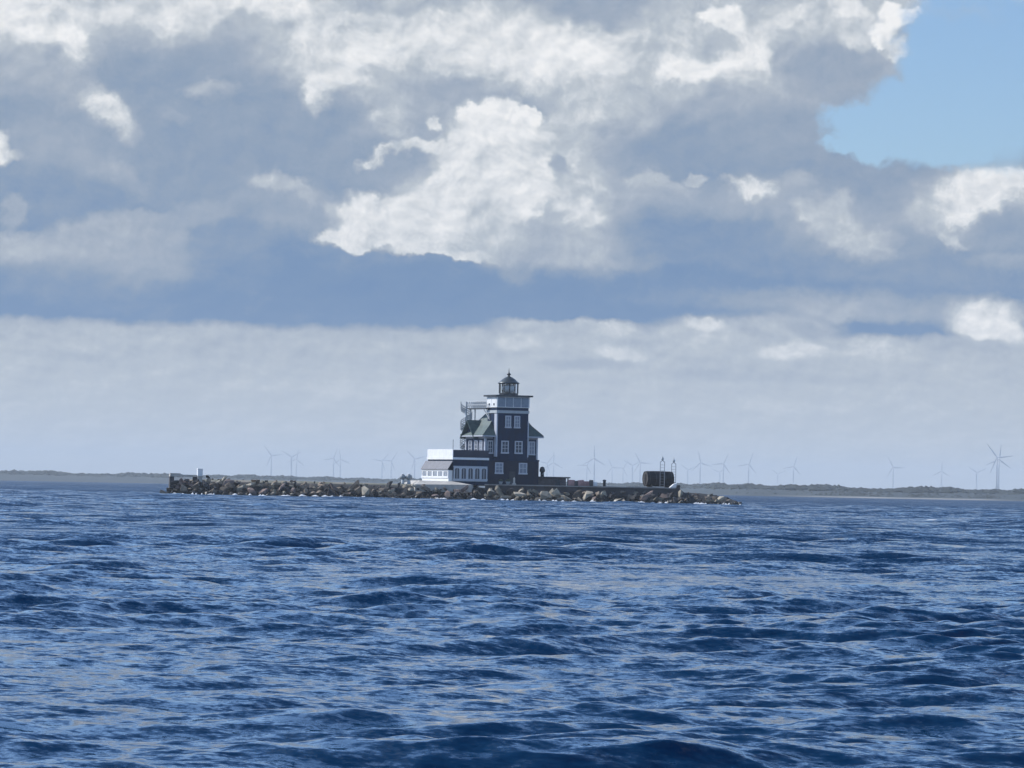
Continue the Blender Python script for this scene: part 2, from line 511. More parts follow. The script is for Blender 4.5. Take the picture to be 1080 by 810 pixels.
cloud = t.ramp(V, [(0.0, srgb(96, 129, 171)), (0.14, srgb(107, 136, 173)), (0.32, srgb(138, 155, 177)), (0.5, srgb(160, 171, 186)), (0.68, srgb(184, 192, 200)), (0.85, srgb(219, 222, 225)), (1.0, srgb(241, 241, 241))])
cloud = t.vmath('SCALE', cloud, scale=10.0)     # the Background is at strength 0.1
# blue gap in the upper right
hole = None
for b in [(1010, 60, 62, 90, 0, .35), (1060, 90, 90, 88, 0, .35), (955, 130, 60, 46, 0, .30), (905, 128, 42, 22, 0, .4), (1045, 40, 80, 60, 0, .4), (920, 150, 40, 22, 20, .4), (995, 150, 70, 30, 5, .35), (890, 150, 24, 10, 0, .5)]:
    g = blobmask(*b, P)
    hole = g if hole is None else t.math('MAXIMUM', hole, g)
veil = t.math('MULTIPLY', t.mapr(t.noise(P, 1.1, 5.0, 0.6), 0.45, 0.75), 0.5)
holes = t.math('MULTIPLY', hole, t.math('SUBTRACT', 1.0, t.math('MULTIPLY', veil, blobmask(1020, 0, 70, 22, 0, .9, P))))
cmask = t.mixf(inwin, maskg, t.math('SUBTRACT', 1.0, holes))
blue = t.vmath('SCALE', t.vmath('MULTIPLY', sky.outputs[0], t.mixc(t.mapr(el, 7.4, 12.0), (0.77, 0.92, 1.17, 1), (0.92, 1.02, 1.15, 1))), scale=t.math('ADD', t.mapr(el, 7.4, 13.0, 1.0, 2.25), t.mapr(el, 28.0, 55.0, 0.0, -1.0)))
t.l.new(t.mixc(cmask, blue, cloud), bg.inputs[0])

sd = bpy.data.lights.new('sun', 'SUN')
sd.energy = 4.6
sd.angle = R(0.5)
sd.color = (1.0, 0.97, 0.93)
sun = bpy.data.objects.new('sun', sd)
COL.objects.link(sun)
sv = Vector((math.sin(SUN_AZ) * math.cos(SUN_EL), math.cos(SUN_AZ) * math.cos(SUN_EL), math.sin(SUN_EL)))
sun.rotation_euler = sv.to_track_quat('Z', 'Y').to_euler()

# ------------------------------------------------------------------ sea
def build_sea():
    rng = np.random.default_rng(11)
    # rows: spaced by how far below the horizon they appear; columns: a fan centred 15 m behind the eye
    s = np.concatenate([np.linspace(900, 310, 60, endpoint=False), np.linspace(310, H * F / 150, 1200, endpoint=False)])
    d = np.concatenate([H * F / s, np.arange(150, 450, 0.9), np.arange(450, 720, 1.2), np.arange(720, 1300, 4.0), H * F / np.linspace(H * F / 1304, 0.42, 130)]) + 15.0
    th = np.concatenate([np.linspace(-22, -9, 60, endpoint=False), np.linspace(-9, 9, 760, endpoint=False), np.linspace(9, 22, 61)])
    th = np.radians(th)
    Dm, Tm = np.meshgrid(d, th, indexing='ij')
    X = (Dm * np.tan(Tm)).ravel()
    Y = (Dm - 15.0).ravel()
    dr = np.gradient(d)
    spacing = np.repeat(dr, len(th))
    # directional spectrum of a short wind sea: waves run towards the eye and a little to the right
    Xo, Yo, Z = X.copy(), Y.copy(), np.zeros_like(X)
    lam = np.concatenate([np.exp(rng.uniform(np.log(2.2), np.log(6.0), 30)), np.exp(rng.uniform(np.log(0.3), np.log(2.2), 80))])
    grp = 0.45 + 1.1 * (0.5 + 0.5 * np.sin(X * 0.11 + Y * 0.037 + 1.0) * np.sin(X * 0.05 - Y * 0.083 + 2.2))
    for L in lam:
        k = 2 * math.pi / L
        spread = 0.30 if L > 2.2 else 0.48
        a = math.radians(-90 + 12) + rng.normal(0, spread)
        kx, ky = k * math.cos(a), k * math.sin(a)
        A = 0.0047 * L ** 0.95 * rng.uniform(0.6, 1.3)
        if L > 2.2: A *= 1.30
        elif L > 1.2: A *= 1.25
        else: A *= 1.2
        w = np.clip((L / np.maximum(spacing, 1e-3) - 2.0) / 2.0, 0, 1)
        ph = kx * X + ky * Y + rng.uniform(0, 6.283)
        amp = A * w * grp
        c, sn = np.cos(ph), np.sin(ph)
        Z += amp * c
        q = 0.62
        Xo -= q * amp * sn * kx / k
        Yo -= q * amp * sn * ky / k
    nr, nc = len(d), len(th)
    unres = np.clip(np.log(np.maximum(spacing, 1e-3) / 0.12) / np.log(40.0), 0, 1).astype(np.float32)
    co = np.stack([Xo, Yo, Z], 1).astype(np.float32)
    i = np.arange(nr * nc).reshape(nr, nc)
    q = np.stack([i[:-1, :-1], i[:-1, 1:], i[1:, 1:], i[1:, :-1]], -1).reshape(-1, 4).astype(np.int32)
    me = bpy.data.meshes.new('sea')
    me.vertices.add(len(co))
    me.vertices.foreach_set('co', co.ravel())
    me.loops.add(q.size)
    me.loops.foreach_set('vertex_index', q.ravel())
    me.polygons.add(len(q))
    me.polygons.foreach_set('loop_start', np.arange(0, q.size, 4, dtype=np.int32))
    me.polygons.foreach_set('use_smooth', np.ones(len(q), dtype=bool))
    at_ = me.attributes.new('small_waves', 'FLOAT', 'POINT')     # share of the small waves the mesh is too coarse to carry
    at_.data.foreach_set('value', unres)
    me.update(calc_edges=True)
    o = bpy.data.objects.new('sea', me)
    COL.objects.link(o)
    m = bpy.data.materials.new('sea_water')
    m.use_nodes = True
    t = NT(m.node_tree)
    b = t.n['Principled BSDF']
    b.inputs['Base Color'].default_value = (0.0028, 0.030, 0.078, 1)
    b.inputs['Roughness'].default_value = 0.06
    b.inputs['IOR'].default_value = 1.333
    tc = t.new('ShaderNodeTexCoord')
    v = tc.outputs['Object']
    # ripples as slopes, so that they keep their steepness out to the horizon
    g = t.new('ShaderNodeNewGeometry')
    nrm = g.outputs['Normal']
    at_n = t.new('ShaderNodeAttribute', attribute_name='small_waves')
    un = at_n.outputs['Fac']
    for sc, stretch, k, k2 in ((18.0, 0.45, 0.95, 0.7), (5.5, 0.45, 0.85, 0.9), (1.6, 0.40, 0.45, 1.0), (0.35, 0.35, 0.22, 1.2), (0.09, 0.28, 0.08, 0.8)):
        c = t.vmath('SUBTRACT', t.noise(t.vmath('MULTIPLY', v, (stretch, 1.0, 1.0)), sc, 3.0, 0.65, color=True), (0.5, 0.5, 0.5))
        amp = t.math('ADD', k, t.math('MULTIPLY', un, k2 - k))
        nrm = t.vmath('ADD', nrm, t.vmath('SCALE', t.vmath('MULTIPLY', c, (0.7, 1.25, 0.0)), scale=amp))
    # steep fronts of the wind waves face down-wind (towards -Y)
    nrm = t.vmath('ADD', nrm, t.vmath('SCALE', (0.0, -0.40, 0.0), scale=un))
    t.l.new(t.vmath('NORMALIZE', nrm), b.inputs['Normal'])
    me.materials.append(m)
    tag(o, kind='structure')
    return o


build_sea()

# ------------------------------------------------------------------ far shore
def shore_d(a):        # distance of the shoreline by azimuth (degrees)
    s = max(0, min(1, (a - 1.5) / 2.2))
    s = s * s * (3 - 2 * s)
    return 4000 - 1400 * s + 30 * math.sin(a * 2.1) + 14 * math.sin(a * 6.3 + 1)


def land_h(a, f):
    n = 0.5 * math.sin(a * 1.7 + 2) + 0.3 * math.sin(a * 4.3) + 0.2 * math.sin(a * 9.1 + 1)
    top = (0.6 + shore_d(a) * 0.00200) + 0.7 * n
    return top * min(1, f ** 0.8)


def build_land():
    mb = MB()
    rows = [(0.995, -0.6), (1.0, 0.05), (1.006, 0.5), (1.012, 0.85), (1.03, 0.3), (1.06, 0.55), (1.10, 0.8), (1.16, 1.0), (1.6, 1.0), (2.6, 1.02), (5.2, 1.05)]
    prev = None
    for k in range(321):
        a = -13 + 26 * k / 320
        ring = []
        for j, (q, f) in enumerate(rows):
            r = shore_d(a) * q
            z = f if j < 4 else max(1.0, land_h(a, f))
            ring.append(mb.bm.verts.new((r * math.sin(R(a)), r * math.cos(R(a)), z)))
        if prev:
            for i in range(len(rows) - 1):
                mb.bm.faces.new((prev[i], ring[i], ring[i + 1], prev[i + 1]))
        prev = ring
    m = bpy.data.materials.new('far_shore_land')
    m.use_nodes = True
    t = NT(m.node_tree)
    b = t.n['Principled BSDF']
    tc = t.new('ShaderNodeTexCoord')
    sp = t.new('ShaderNodeSeparateXYZ')
    t.l.new(tc.outputs['Object'], sp.inputs[0])
    n = t.noise(tc.outputs['Object'], 0.02, 4.0, 0.6)
    land = t.mixc(t.mapr(n, 0.4, 0.6), (0.010, 0.021, 0.026, 1), (0.020, 0.030, 0.032, 1))
    zz = t.math('ADD', sp.outputs[2], t.math('MULTIPLY', t.math('SUBTRACT', n, 0.5), 0.5))
    sand = t.mixc(t.math('MULTIPLY', t.mapr(sp.outputs[0], 165, 235), t.mapr(sp.outputs[0], 345, 310)), (0.02, 0.028, 0.03, 1), (0.22, 0.21, 0.19, 1))   # the beach lies on the right-hand shore only
    t.l.new(t.mixc(t.mapr(zz, 0.75, 0.95), sand, land), b.inputs['Base Color'])
    b.inputs['Roughness'].default_value = 0.95
    o = mb.build('far_shore', m, smooth=True)
    tag(o, kind='structure')
    # scrub and low wood along the skyline and in clumps on the shore: one mass
    rng = random.Random(5)
    vs, fs = [], []
    ico = bmesh.new()
    bmesh.ops.create_icosphere(ico, subdivisions=1, radius=1)
    ico.verts.ensure_lookup_table()
    iv = [v.co.copy() for v in ico.verts]
    ifc = [[v.index for v in f.verts] for f in ico.faces]
    ico.free()

    def crown(x, y, z, rx, rz):
        o0 = len(vs)
        for v in iv:
            j = rng.uniform(0.72, 1.2)
            vs.append((x + v.x * rx * j, y + v.y * rx * j, z + v.z * rz * j))
        fs.extend([[o0 + i for i in f] for f in ifc])
    for k in range(5200):
        a = rng.uniform(-11.5, 11.5)
        q = rng.choice([1.10, 1.13, 1.16, 1.2]) + rng.uniform(-.02, .02)
        r = shore_d(a) * q
        s = 0.5 + 0.5 * math.sin(a * 3.3 + 1.3 * math.sin(a * 7.7))
        hgt = rng.uniform(1.2, 2.4) * (0.75 + 0.6 * s)
        crown(r * math.sin(R(a)), r * math.cos(R(a)), land_h(a, 1) * min(1, (q - 1) / .15) + hgt * 0.35, rng.uniform(2.5, 6.0), hgt)
    for k in range(900):
        a = rng.choice([rng.uniform(-11, 11), rng.uniform(3, 9), rng.gauss(6.1, .15), rng.gauss(5.0, .25), rng.gauss(7.0, .1), rng.gauss(-6.6, .3)])
        q = 1.02 + abs(rng.gauss(0, 0.025))
        r = shore_d(a) * q
        hgt = rng.uniform(0.6, 1.5)
        crown(r * math.sin(R(a)), r * math.cos(R(a)), 1.0 + land_h(a, 1) * min(.8, (q - 1.02) / .12), rng.uniform(1.0, 2.6), hgt)
    me = bpy.data.meshes.new('far_scrub')
    me.from_pydata(vs, [], fs)
    me.materials.append(mat('far_scrub_leaves', (0.010, 0.018, 0.016), 0.9, 0.4, 0.02, (0.016, 0.024, 0.020)))
    o = bpy.data.objects.new('shore_woodland', me)
    COL.objects.link(o)
    tag(o, 'low dark band of scrub and trees along the far shore', 'woodland', kind='stuff')


build_land()

# ------------------------------------------------------------------ haze: one box of even air
mb = MB()
mb.box(-8800, 8800, -300, 20500, -3.0, 155.0)
hz = mb.build('haze', None)
hm = bpy.data.materials.new('sea_air')
hm.use_nodes = True
ht = NT(hm.node_tree)
for n in list(ht.n):
    if n.type == 'BSDF_PRINCIPLED': ht.n.remove(n)
hv = ht.new('ShaderNodeVolumePrincipled')
hv.inputs['Color'].default_value = (0.83, 0.91, 0.98, 1)
hv.inputs['Density'].default_value = 8.5e-5
ht.l.new(hv.outputs[0], [n for n in ht.n if n.type == 'OUTPUT_MATERIAL'][0].inputs['Volume'])
hz.data.materials.append(hm)
tag(hz, 'pale sea haze lying over the water and the far shore', 'haze', kind='stuff')

# ------------------------------------------------------------------ wind turbines
def turbine_meshes():
    tw = MB()
    tw.lathe([(1.9, 0), (1.55, 25), (1.25, 48), (1.05, 63.5)], 14)
    a = tw.build('tower', M['turb'], smooth=True)
    nc = MB()
    nc.lathe([(0, -3.2), (0.9, -3.1), (1.35, -2.2), (1.5, 0), (1.45, 3.5), (1.0, 4.6), (0, 4.7)], 12)
    bmesh.ops.rotate(nc.bm, verts=nc.bm.verts, cent=(0, 0, 0), matrix=Matrix.Rotation(R(-90), 3, 'X'))
    bmesh.ops.translate(nc.bm, verts=nc.bm.verts, vec=(0, 1.0, 64.6))
    b = nc.build('nacelle', M['turb'], smooth=True)
    hb = MB()
    hb.lathe([(0, -1.4), (0.7, -1.1), (1.1, -0.2), (1.15, 0.8), (0.9, 1.1), (0, 1.15)], 12)
    bmesh.ops.rotate(hb.bm, verts=hb.bm.verts, cent=(0, 0, 0), matrix=Matrix.Rotation(R(-90), 3, 'X'))
    h = hb.build('hub', M['turb'], smooth=True)
    bl = MB()
    secs = [(0.6, 0.55, 0.5), (2.0, 0.6, 0.5), (5.0, 1.25, 0.32), (10, 1.0, 0.22), (18, 0.7, 0.14), (25, 0.42, 0.08), (26.5, 0.12, 0.04)]
    rings = []
    for z, cw, th in secs:
        rings.append([bl.bm.verts.new((cw * math.cos(u) + 0.25 * cw, th * math.sin(u), z)) for u in [2 * math.pi * i / 8 for i in range(8)]])
    for p, q in zip(rings, rings[1:]):
        for i in range(8):
            bl.bm.faces.new((p[i], p[(i + 1) % 8], q[(i + 1) % 8], q[i]))
    bl.bm.faces.new(rings[0][::-1])
    bl.bm.faces.new(rings[-1])
    c = bl.build('blade', M['turb'], smooth=True)
    return a, b, h, c


TURB = [  # photo x, hub y, angle of one blade (deg clockwise from up), label
    (286.3, 480.4, -37, 'grey wind turbine with one blade pointing up left, leftmost of all the turbines'),
    (307.6, 482.0, 62, 'slim wind turbine on the left shore, left one of a close pair'),
    (312.8, 484.4, 10, 'faint wind turbine on the left shore, right one of a close pair'),
    (352.0, 483.5, -100, 'wind turbine with a level left blade, standing in front of its paler twin'),
    (359.2, 484.4, -8, 'pale wind turbine just right of the one with a level left blade'),
    (403.0, 486.3, -80, 'very faint wind turbine, left of the pair above the two pale posts'),
    (412.8, 486.3, -85, 'very faint wind turbine, right of the pair above the two pale posts'),
    (437.5, 484.0, 75, 'very faint wind turbine just left of the white annex'),
    (577.0, 488.5, 40, 'faint wind turbine right behind the dark vent cowl by the lighthouse'),
    (584.0, 488.0, 0, 'faint wind turbine above the low stone outbuilding'),
    (626.9, 483.5, 0, 'tall grey wind turbine with one blade straight up above the reddish blocks'),
    (619.0, 491.0, 30, 'faint small wind turbine just left of the tall one above the reddish blocks'),
    (645.7, 492.8, 95, 'small wind turbine with a level right blade, left of a far pair'),
    (657.2, 493.7, -88, 'small wind turbine with a level left blade, right of a far pair'),
    (667.2, 491.0, -60, 'small wind turbine with spread upper blades left of the barrel cabin'),
    (675.2, 488.0, -28, 'wind turbine rising closest to the left end of the barrel cabin'),
    (725.5, 495.5, -55, 'faint small wind turbine just right of the barrel cabin'),
    (738.5, 488.0, -13, 'bold wind turbine above the sloping right end of the quay'),
    (763.0, 489.0, 25, 'wind turbine above the boulder tip with a shorter one at its foot'),
    (758.9, 498.0, -70, 'short faint wind turbine at the foot of a taller one above the boulder tip'),
    (789.6, 489.6, 20, 'wind turbine standing alone just right of the boulder bank tip'),
    (820.5, 500.0, 65, 'tiny faint wind turbine low over the shore between two tall ones'),
    (836.8, 492.0, 18, 'wind turbine on the shore halfway between the island and the right edge'),
    (942.0, 492.8, 92, 'wind turbine over the right shore with a level right blade'),
    (993.2, 496.9, 2, 'wind turbine over the right shore with one blade straight up'),
    (1030.2, 498.5, -55, 'pale wind turbine close left of the tallest one at right'),
    (1051.5, 482.6, -37, 'tallest and darkest wind turbine, at the right end of the shore'),
    (1053.5, 484.5, 6, 'wind turbine hidden behind the tallest one, only its blades showing'),
]
TS = 1.46
tm = turbine_meshes()
for o in tm: COL.objects.unlink(o)
for i, (px, hy, ang, lab) in enumerate(TURB):
    dist = (64.6 * TS - H) * F / (hor(px) - hy)
    if px == 1053.5: dist = 10000
    p = at(px, hy, dist)
    yaw = R(random.uniform(-14, 14))
    root = empty('wind_turbine', (p.x, p.y, p.z - 64.6 * TS), yaw, lab, 'wind turbine', 'wind turbines beyond the far shore')
    root.scale = (TS, TS, TS)
    for src in tm[:3]:
        c = src.copy()
        COL.objects.link(c)
        c.parent = root
        if c.name.startswith('hub'):
            c.location = (0, -2.6, 64.6)
    for k in range(3):
        c = tm[3].copy()
        COL.objects.link(c)
        c.parent = root
        c.location = (0, -2.8, 64.6)
        c.rotation_euler = (0, R(ang + 120 * k), 0)
for o in tm: bpy.data.objects.remove(o)

# ------------------------------------------------------------------ island ground and boulders
YI = 640.0
S = F / YI                                # photo pixels per metre at the island


def ix(px): return (px - 540) / S


TOP = [(176, 0.4), (184, 1.7), (192, 2.3), (225, 2.6), (260, 2.65), (330, 2.45), (440, 2.35), (520, 1.95), (600, 1.95), (700, 1.9), (716, 1.9), (745, 1.75), (765, 1.3), (780, 0.6), (788, 0.1)]


def topz(px):
    for (a, za), (b, zb) in zip(TOP, TOP[1:]):
        if a <= px <= b: return za + (zb - za) * (px - a) / (b - a)
    return 0.1


def build_ground():
    mb = MB()
    ys = [628.6, 631.5, 633.5, 636, 645, 660, 672, 678, 682]
    prev = None
    for k in range(81):
        px = 181 + (783 - 181) * k / 80
        u = (k / 80)
        e = min(1, min(u, 1 - u) * 9) ** 0.6
        ring = []
        for j, y in enumerate(ys):
            tz = min(2.45, topz(px) - 0.05)
            f = [0, .45, .8, 1, 1.02, 1.02, .8, .4, 0][j]
            z = -1.2 + (tz + 1.2) * f
            yy = 640 + (y - 640) * (0.25 + 0.75 * e) if y > 640 else y + (1 - e) * 3
            ring.append(mb.bm.verts.new((ix(px), yy, z + random.uniform(-.06, .06))))
        if prev:
            for i in range(len(ys) - 1):
                mb.bm.faces.new((prev[i], ring[i], ring[i + 1], prev[i + 1]))
        prev = ring
    m = mat('gravel_over_gap_shade', (0.24, 0.21, 0.17), 0.95, 0.4, 0.8, (0.10, 0.11, 0.07), bump=0.05)
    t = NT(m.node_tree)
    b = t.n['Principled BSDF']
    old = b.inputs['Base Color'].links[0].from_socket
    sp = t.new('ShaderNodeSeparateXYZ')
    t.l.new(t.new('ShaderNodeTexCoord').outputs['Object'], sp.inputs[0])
    t.l.new(t.mixc(t.mapr(sp.outputs[2], 2.05, 2.3), (0.018, 0.018, 0.019, 1), old), b.inputs['Base Color'])   # shade between the boulders painted dark into the ground below the gravel
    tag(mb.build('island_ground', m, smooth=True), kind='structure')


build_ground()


def rock_mat(name, c1, c2, c3):
    m = bpy.data.materials.new(name)
    m.use_nodes = True
    t = NT(m.node_tree)
    b = t.n['Principled BSDF']
    g = t.new('ShaderNodeNewGeometry')
    oi = t.new('ShaderNodeObjectInfo')
    tc = t.new('ShaderNodeTexCoord')
    n = t.noise(tc.outputs['Object'], 1.6, 6.0, 0.65)
    col = t.mixc(t.mapr(n, 0.35, 0.65), (*c1, 1), (*c2, 1))
    col = t.mixc(t.mapr(t.noise(tc.outputs['Object'], 4.0, 4.0, 0.6), 0.58, 0.68), col, (*c3, 1))
    k = t.mapr(oi.outputs['Random'], 0, 1, 0.5, 1.15, False)
    col = t.vmath('SCALE', col, scale=k)
    sp = t.new('ShaderNodeSeparateXYZ')
    t.l.new(g.outputs['Position'], sp.inputs[0])
    z = t.math('ADD', sp.outputs[2], t.math('MULTIPLY', t.math('SUBTRACT', n, 0.5), 0.8))
    wet = t.mapr(z, 0.20, 0.75)             # weed and wet stone along the waterline
    t.l.new(t.mixc(wet, (0.016, 0.017, 0.016, 1), col), b.inputs['Base Color'])
    t.l.new(t.mapr(wet, 0, 1, 0.35, 0.9), b.inputs['Roughness'])
    bn = t.new('ShaderNodeBump')
    bn.inputs['Distance'].default_value = 0.07
    t.l.new(t.noise(tc.outputs['Object'], 3.0, 6.0, 0.65), bn.inputs['Height'])
    t.l.new(bn.outputs[0], b.inputs['Normal'])
    return m


RM = [rock_mat('grey_granite', (0.29, 0.225, 0.165), (0.14, 0.11, 0.085), (0.42, 0.35, 0.27)),
      rock_mat('pinkish_granite', (0.27, 0.195, 0.165), (0.15, 0.11, 0.10), (0.36, 0.29, 0.24)),
      rock_mat('pale_lichened_granite', (0.42, 0.37, 0.28), (0.26, 0.225, 0.17), (0.52, 0.48, 0.39)),
      rock_mat('dark_basalt', (0.06, 0.054, 0.054), (0.035, 0.033, 0.036), (0.11, 0.10, 0.095))]


def boulder_mesh(seed):
    rng = random.Random(seed)
    bm = bmesh.new()
    ax = [rng.uniform(0.95, 1.35), rng.uniform(0.65, 1.0), rng.uniform(0.45, 0.8)]
    for i in range(rng.choice([9, 10, 11, 13])):
        v = Vector((rng.gauss(0, 1), rng.gauss(0, 1), rng.gauss(0, 1))).normalized()
        r = rng.uniform(0.8, 1.05)
        bm.verts.new((v.x * ax[0] * r, v.y * ax[1] * r, v.z * ax[2] * r))
    res = bmesh.ops.convex_hull(bm, input=bm.verts)
    bmesh.ops.delete(bm, geom=list({g for g in res['geom_interior'] if isinstance(g, bmesh.types.BMVert)}), context='VERTS')
    bmesh.ops.dissolve_limit(bm, angle_limit=R(22), verts=bm.verts, edges=bm.edges)
    bmesh.ops.bevel(bm, geom=list(bm.edges), offset=0.03, segments=1, affect='EDGES', profile=0.6)
    bmesh.ops.triangulate(bm, faces=bm.faces)
    bmesh.ops.recalc_face_normals(bm, faces=bm.faces)
    me = bpy.data.meshes.new('boulder')
    bm.to_mesh(me)
    bm.free()
    return me


BM = []
for i in range(18):
    me = boulder_mesh(100 + i)
    for rm in RM:
        c = me.copy()
        c.materials.append(rm)
        BM.append(c)


def boulder(px, z, y, s, kind, lab, grp='boulders of the bank round the island'):
    me = BM[random.randrange(18) * 4 + kind]
    o = bpy.data.objects.new('boulder', me)
    COL.objects.link(o)
    o.location = (ix(px) * y / YI, y, z)
    o.rotation_euler = (random.uniform(-.9, .9), random.uniform(-.9, .9), random.uniform(0, 6.28))
    o.scale = (s * random.uniform(.85, 1.2), s * random.uniform(.85, 1.15), s * random.uniform(.75, 1.1))
    tag(o, lab, 'boulder', grp)
    return o


SECT = [(228, 'at the left tip of the island'), (330, 'right of the white cabinet'), (440, 'left of the two pale posts and below them'),
        (520, 'below the white annex and its apron'), (570, 'below the lighthouse tower'), (640, 'below the outbuilding and reddish blocks'),
        (716, 'below the barrel cabin'), (800, 'at the low right tip of the island')]
KN = ['grey', 'pinkish', 'pale', 'dark']


def sect(px):
    for a, s in SECT:
        if px < a: return s
    return SECT[-1][1]


def bank():
    px = 178.0
    while px < 788:
        tz = topz(px)
        n = 0
        z = 0.05
        while z < tz + 0.05 or n == 0:
            s = random.choice([random.uniform(0.38, 0.6), random.uniform(0.55, 0.85), random.uniform(0.8, 1.2)])
            if px > 716: s *= 0.85
            u = z / max(2.4, tz)
            y = 629.3 + 4.3 * u + random.uniform(-.5, .5)
            if px < 196: y += (196 - px) * 0.25
            zz = min(z, max(0.1, tz - s * 0.55)) + random.uniform(-.15, .15)
            w = [5, 3, 3, 3] if not (500 < px < 660) else [3, 1, 6, 3]
            kind = random.choices(range(4), w)[0]
            q = px + random.uniform(-4, 4)
            boulder(q, zz, y, s, kind, '%s angular boulder in the bank %s' % (KN[kind], sect(q)))
            z += s * random.uniform(0.8, 1.2)
            n += 1
        px += random.uniform(6.4, 9.6)


bank()


def rubble():
    # smaller stones filling the gaps of the bank
    rng = random.Random(9)
    bm = bmesh.new()
    for k in range(420):
        px = rng.uniform(179, 786)
        tz = topz(px)
        u = rng.random()
        z = u * tz
        y = 629.5 + 4.6 * u + rng.uniform(-.3, .5)
        if px < 196: y += (196 - px) * 0.25
        s = rng.uniform(.16, .38)
        me = BM[rng.randrange(18) * 4]
        n0 = len(bm.verts)
        f0 = len(bm.faces)
        bm.from_mesh(me)
        bm.verts.ensure_lookup_table()
        bm.faces.ensure_lookup_table()
        mt = Matrix.Translation((ix(px) * y / YI, y, z)) @ Matrix.Rotation(rng.uniform(0, 6), 4, 'Z') @ Matrix.Rotation(rng.uniform(-1, 1), 4, 'X') @ Matrix.Scale(s, 4)
        for v in bm.verts[n0:]: v.co = mt @ v.co
        mi = rng.choice([0, 1, 2, 3, 3])
        for f in bm.faces[f0:]: f.material_index = mi
    me = bpy.data.meshes.new('rubble')
    bm.to_mesh(me)
    bm.free()
    for m in RM: me.materials.append(m)
    o = bpy.data.objects.new('rubble', me)
    COL.objects.link(o)
    tag(o, 'small broken stones filling the gaps between the boulders of the bank', 'rubble', kind='stuff')


rubble()
# boulders that stand out in the photograph
boulder(258, 1.25, 629.0, 1.05, 2, 'largest pale boulder on the bank right of the white cabinet', None)
boulder(387, 1.0, 628.9, 1.05, 2, 'broad pale boulder low on the bank left of the two pale posts', None)
boulder(551, 1.35, 628.8, 1.35, 2, 'big bright tilted boulder in front of the lighthouse tower', None)
boulder(521, 1.25, 629.0, 1.1, 2, 'bright leaning boulder under the corner of the annex', None)
boulder(576, 0.95, 628.8, 1.3, 2, 'wide pale boulder low in the water below the outbuilding', None)
boulder(622, 1.25, 629.0, 1.3, 2, 'large pale boulder directly below the reddish blocks', None)
boulder(683, 1.0, 629.0, 1.3, 1, 'large pinkish boulder below the left end of the barrel cabin', None)
boulder(784, 0.1, 629.5, 0.7, 3, 'last small dark boulder at the right tip of the bank', None)
boulder(176, 0.2, 633.0, 0.8, 3, 'outermost low dark boulder at the left tip', None)

# ------------------------------------------------------------------ quay, apron, left-end platform
ZG = 2.62
mb = MB()
Q0, Q1 = ix(514), ix(716)
mb.box(Q0, Q1, 633.2, 652, 0.2, 2.42)
mb.prism([(Q1, 0.6), (Q1 + 2.2, 0.6), (Q1 + 0.25, 2.4), (Q1 + 0.2, 3.05), (Q1 - 0.25, 3.05), (Q1, 2.42)], 'y', 633.25, 651.9)
qw = mb.build('concrete_quay', M['shadecon'])
tag(qw, 'long dark concrete quay wall with a sloping right end behind the boulders', 'quay')
mb = MB()
mb.box(Q0 - 0.1, Q1 - 0.4, 632.9, 652.2, 2.423, 2.62)
mb.build('deck_slab', mat('worn_deck_concrete', (0.30, 0.285, 0.27), 0.9, 0.3, 0.7), qw)
mb = MB()
mb.prism([(Q1 - 1.4, 2.625), (Q1 - 0.35, 2.625), (Q1 - 0.3, 3.35), (Q1 - 0.75, 3.2)], 'y', 634.0, 639.0)
tag(mb.build('concrete_block', M['white']), 'small bright white block at the end of the quay by the barrel cabin', 'block')

mb = MB()   # apron: flared pale mound under the annex, sunlit
A0, A1, A2, A3 = ix(441), ix(446), ix(480), ix(500)
lo = [(A0, 632.6, 2.35), (A3, 632.6, 2.45), (A3 + 1, 652, 2.45), (A0 - 3, 654, 2.35)]
hi = [(A1, 634.6, 3.0), (A2, 634.4, 2.95), (A2, 650, 2.95), (A1 - 2, 652, 3.0)]
bt = [(x, y, 1.2) for x, y, z in lo]
L_, H_, B_ = ([mb.bm.verts.new(p) for p in q] for q in (lo, hi, bt))
for i in range(4):
    j = (i + 1) % 4
    mb.bm.faces.new((L_[i], L_[j], H_[j], H_[i]))
    mb.bm.faces.new((B_[i], B_[j], L_[j], L_[i]))
mb.bm.faces.new(H_)
mb.bm.faces.new(B_[::-1])
tag(mb.build('concrete_apron', M['concrete']), 'pale sunlit concrete apron sloping down from the white annex', 'apron')

pf = empty('concrete_platform', (ix(199), 634.5, 0), R(8), 'flat concrete platform on low legs at the left tip of the island', 'platform')
mb = MB()
mb.box(-2.3, 2.2, -1.2, 2.5, 2.88, 3.2)
mb.build('slab', M['concrete'], pf)
for dx in (-2.0, 1.9):
    mb = MB()
    mb.box(dx - .35, dx + .35, -1.0, 2.2, 1.0, 2.877)
    mb.build('leg', M['shadecon'], pf)
mb = MB()
mb.box(-2.28, -.6, -1.0, 1.2, 3.203, 3.42)
mb.build('upstand', M['concrete'], pf)

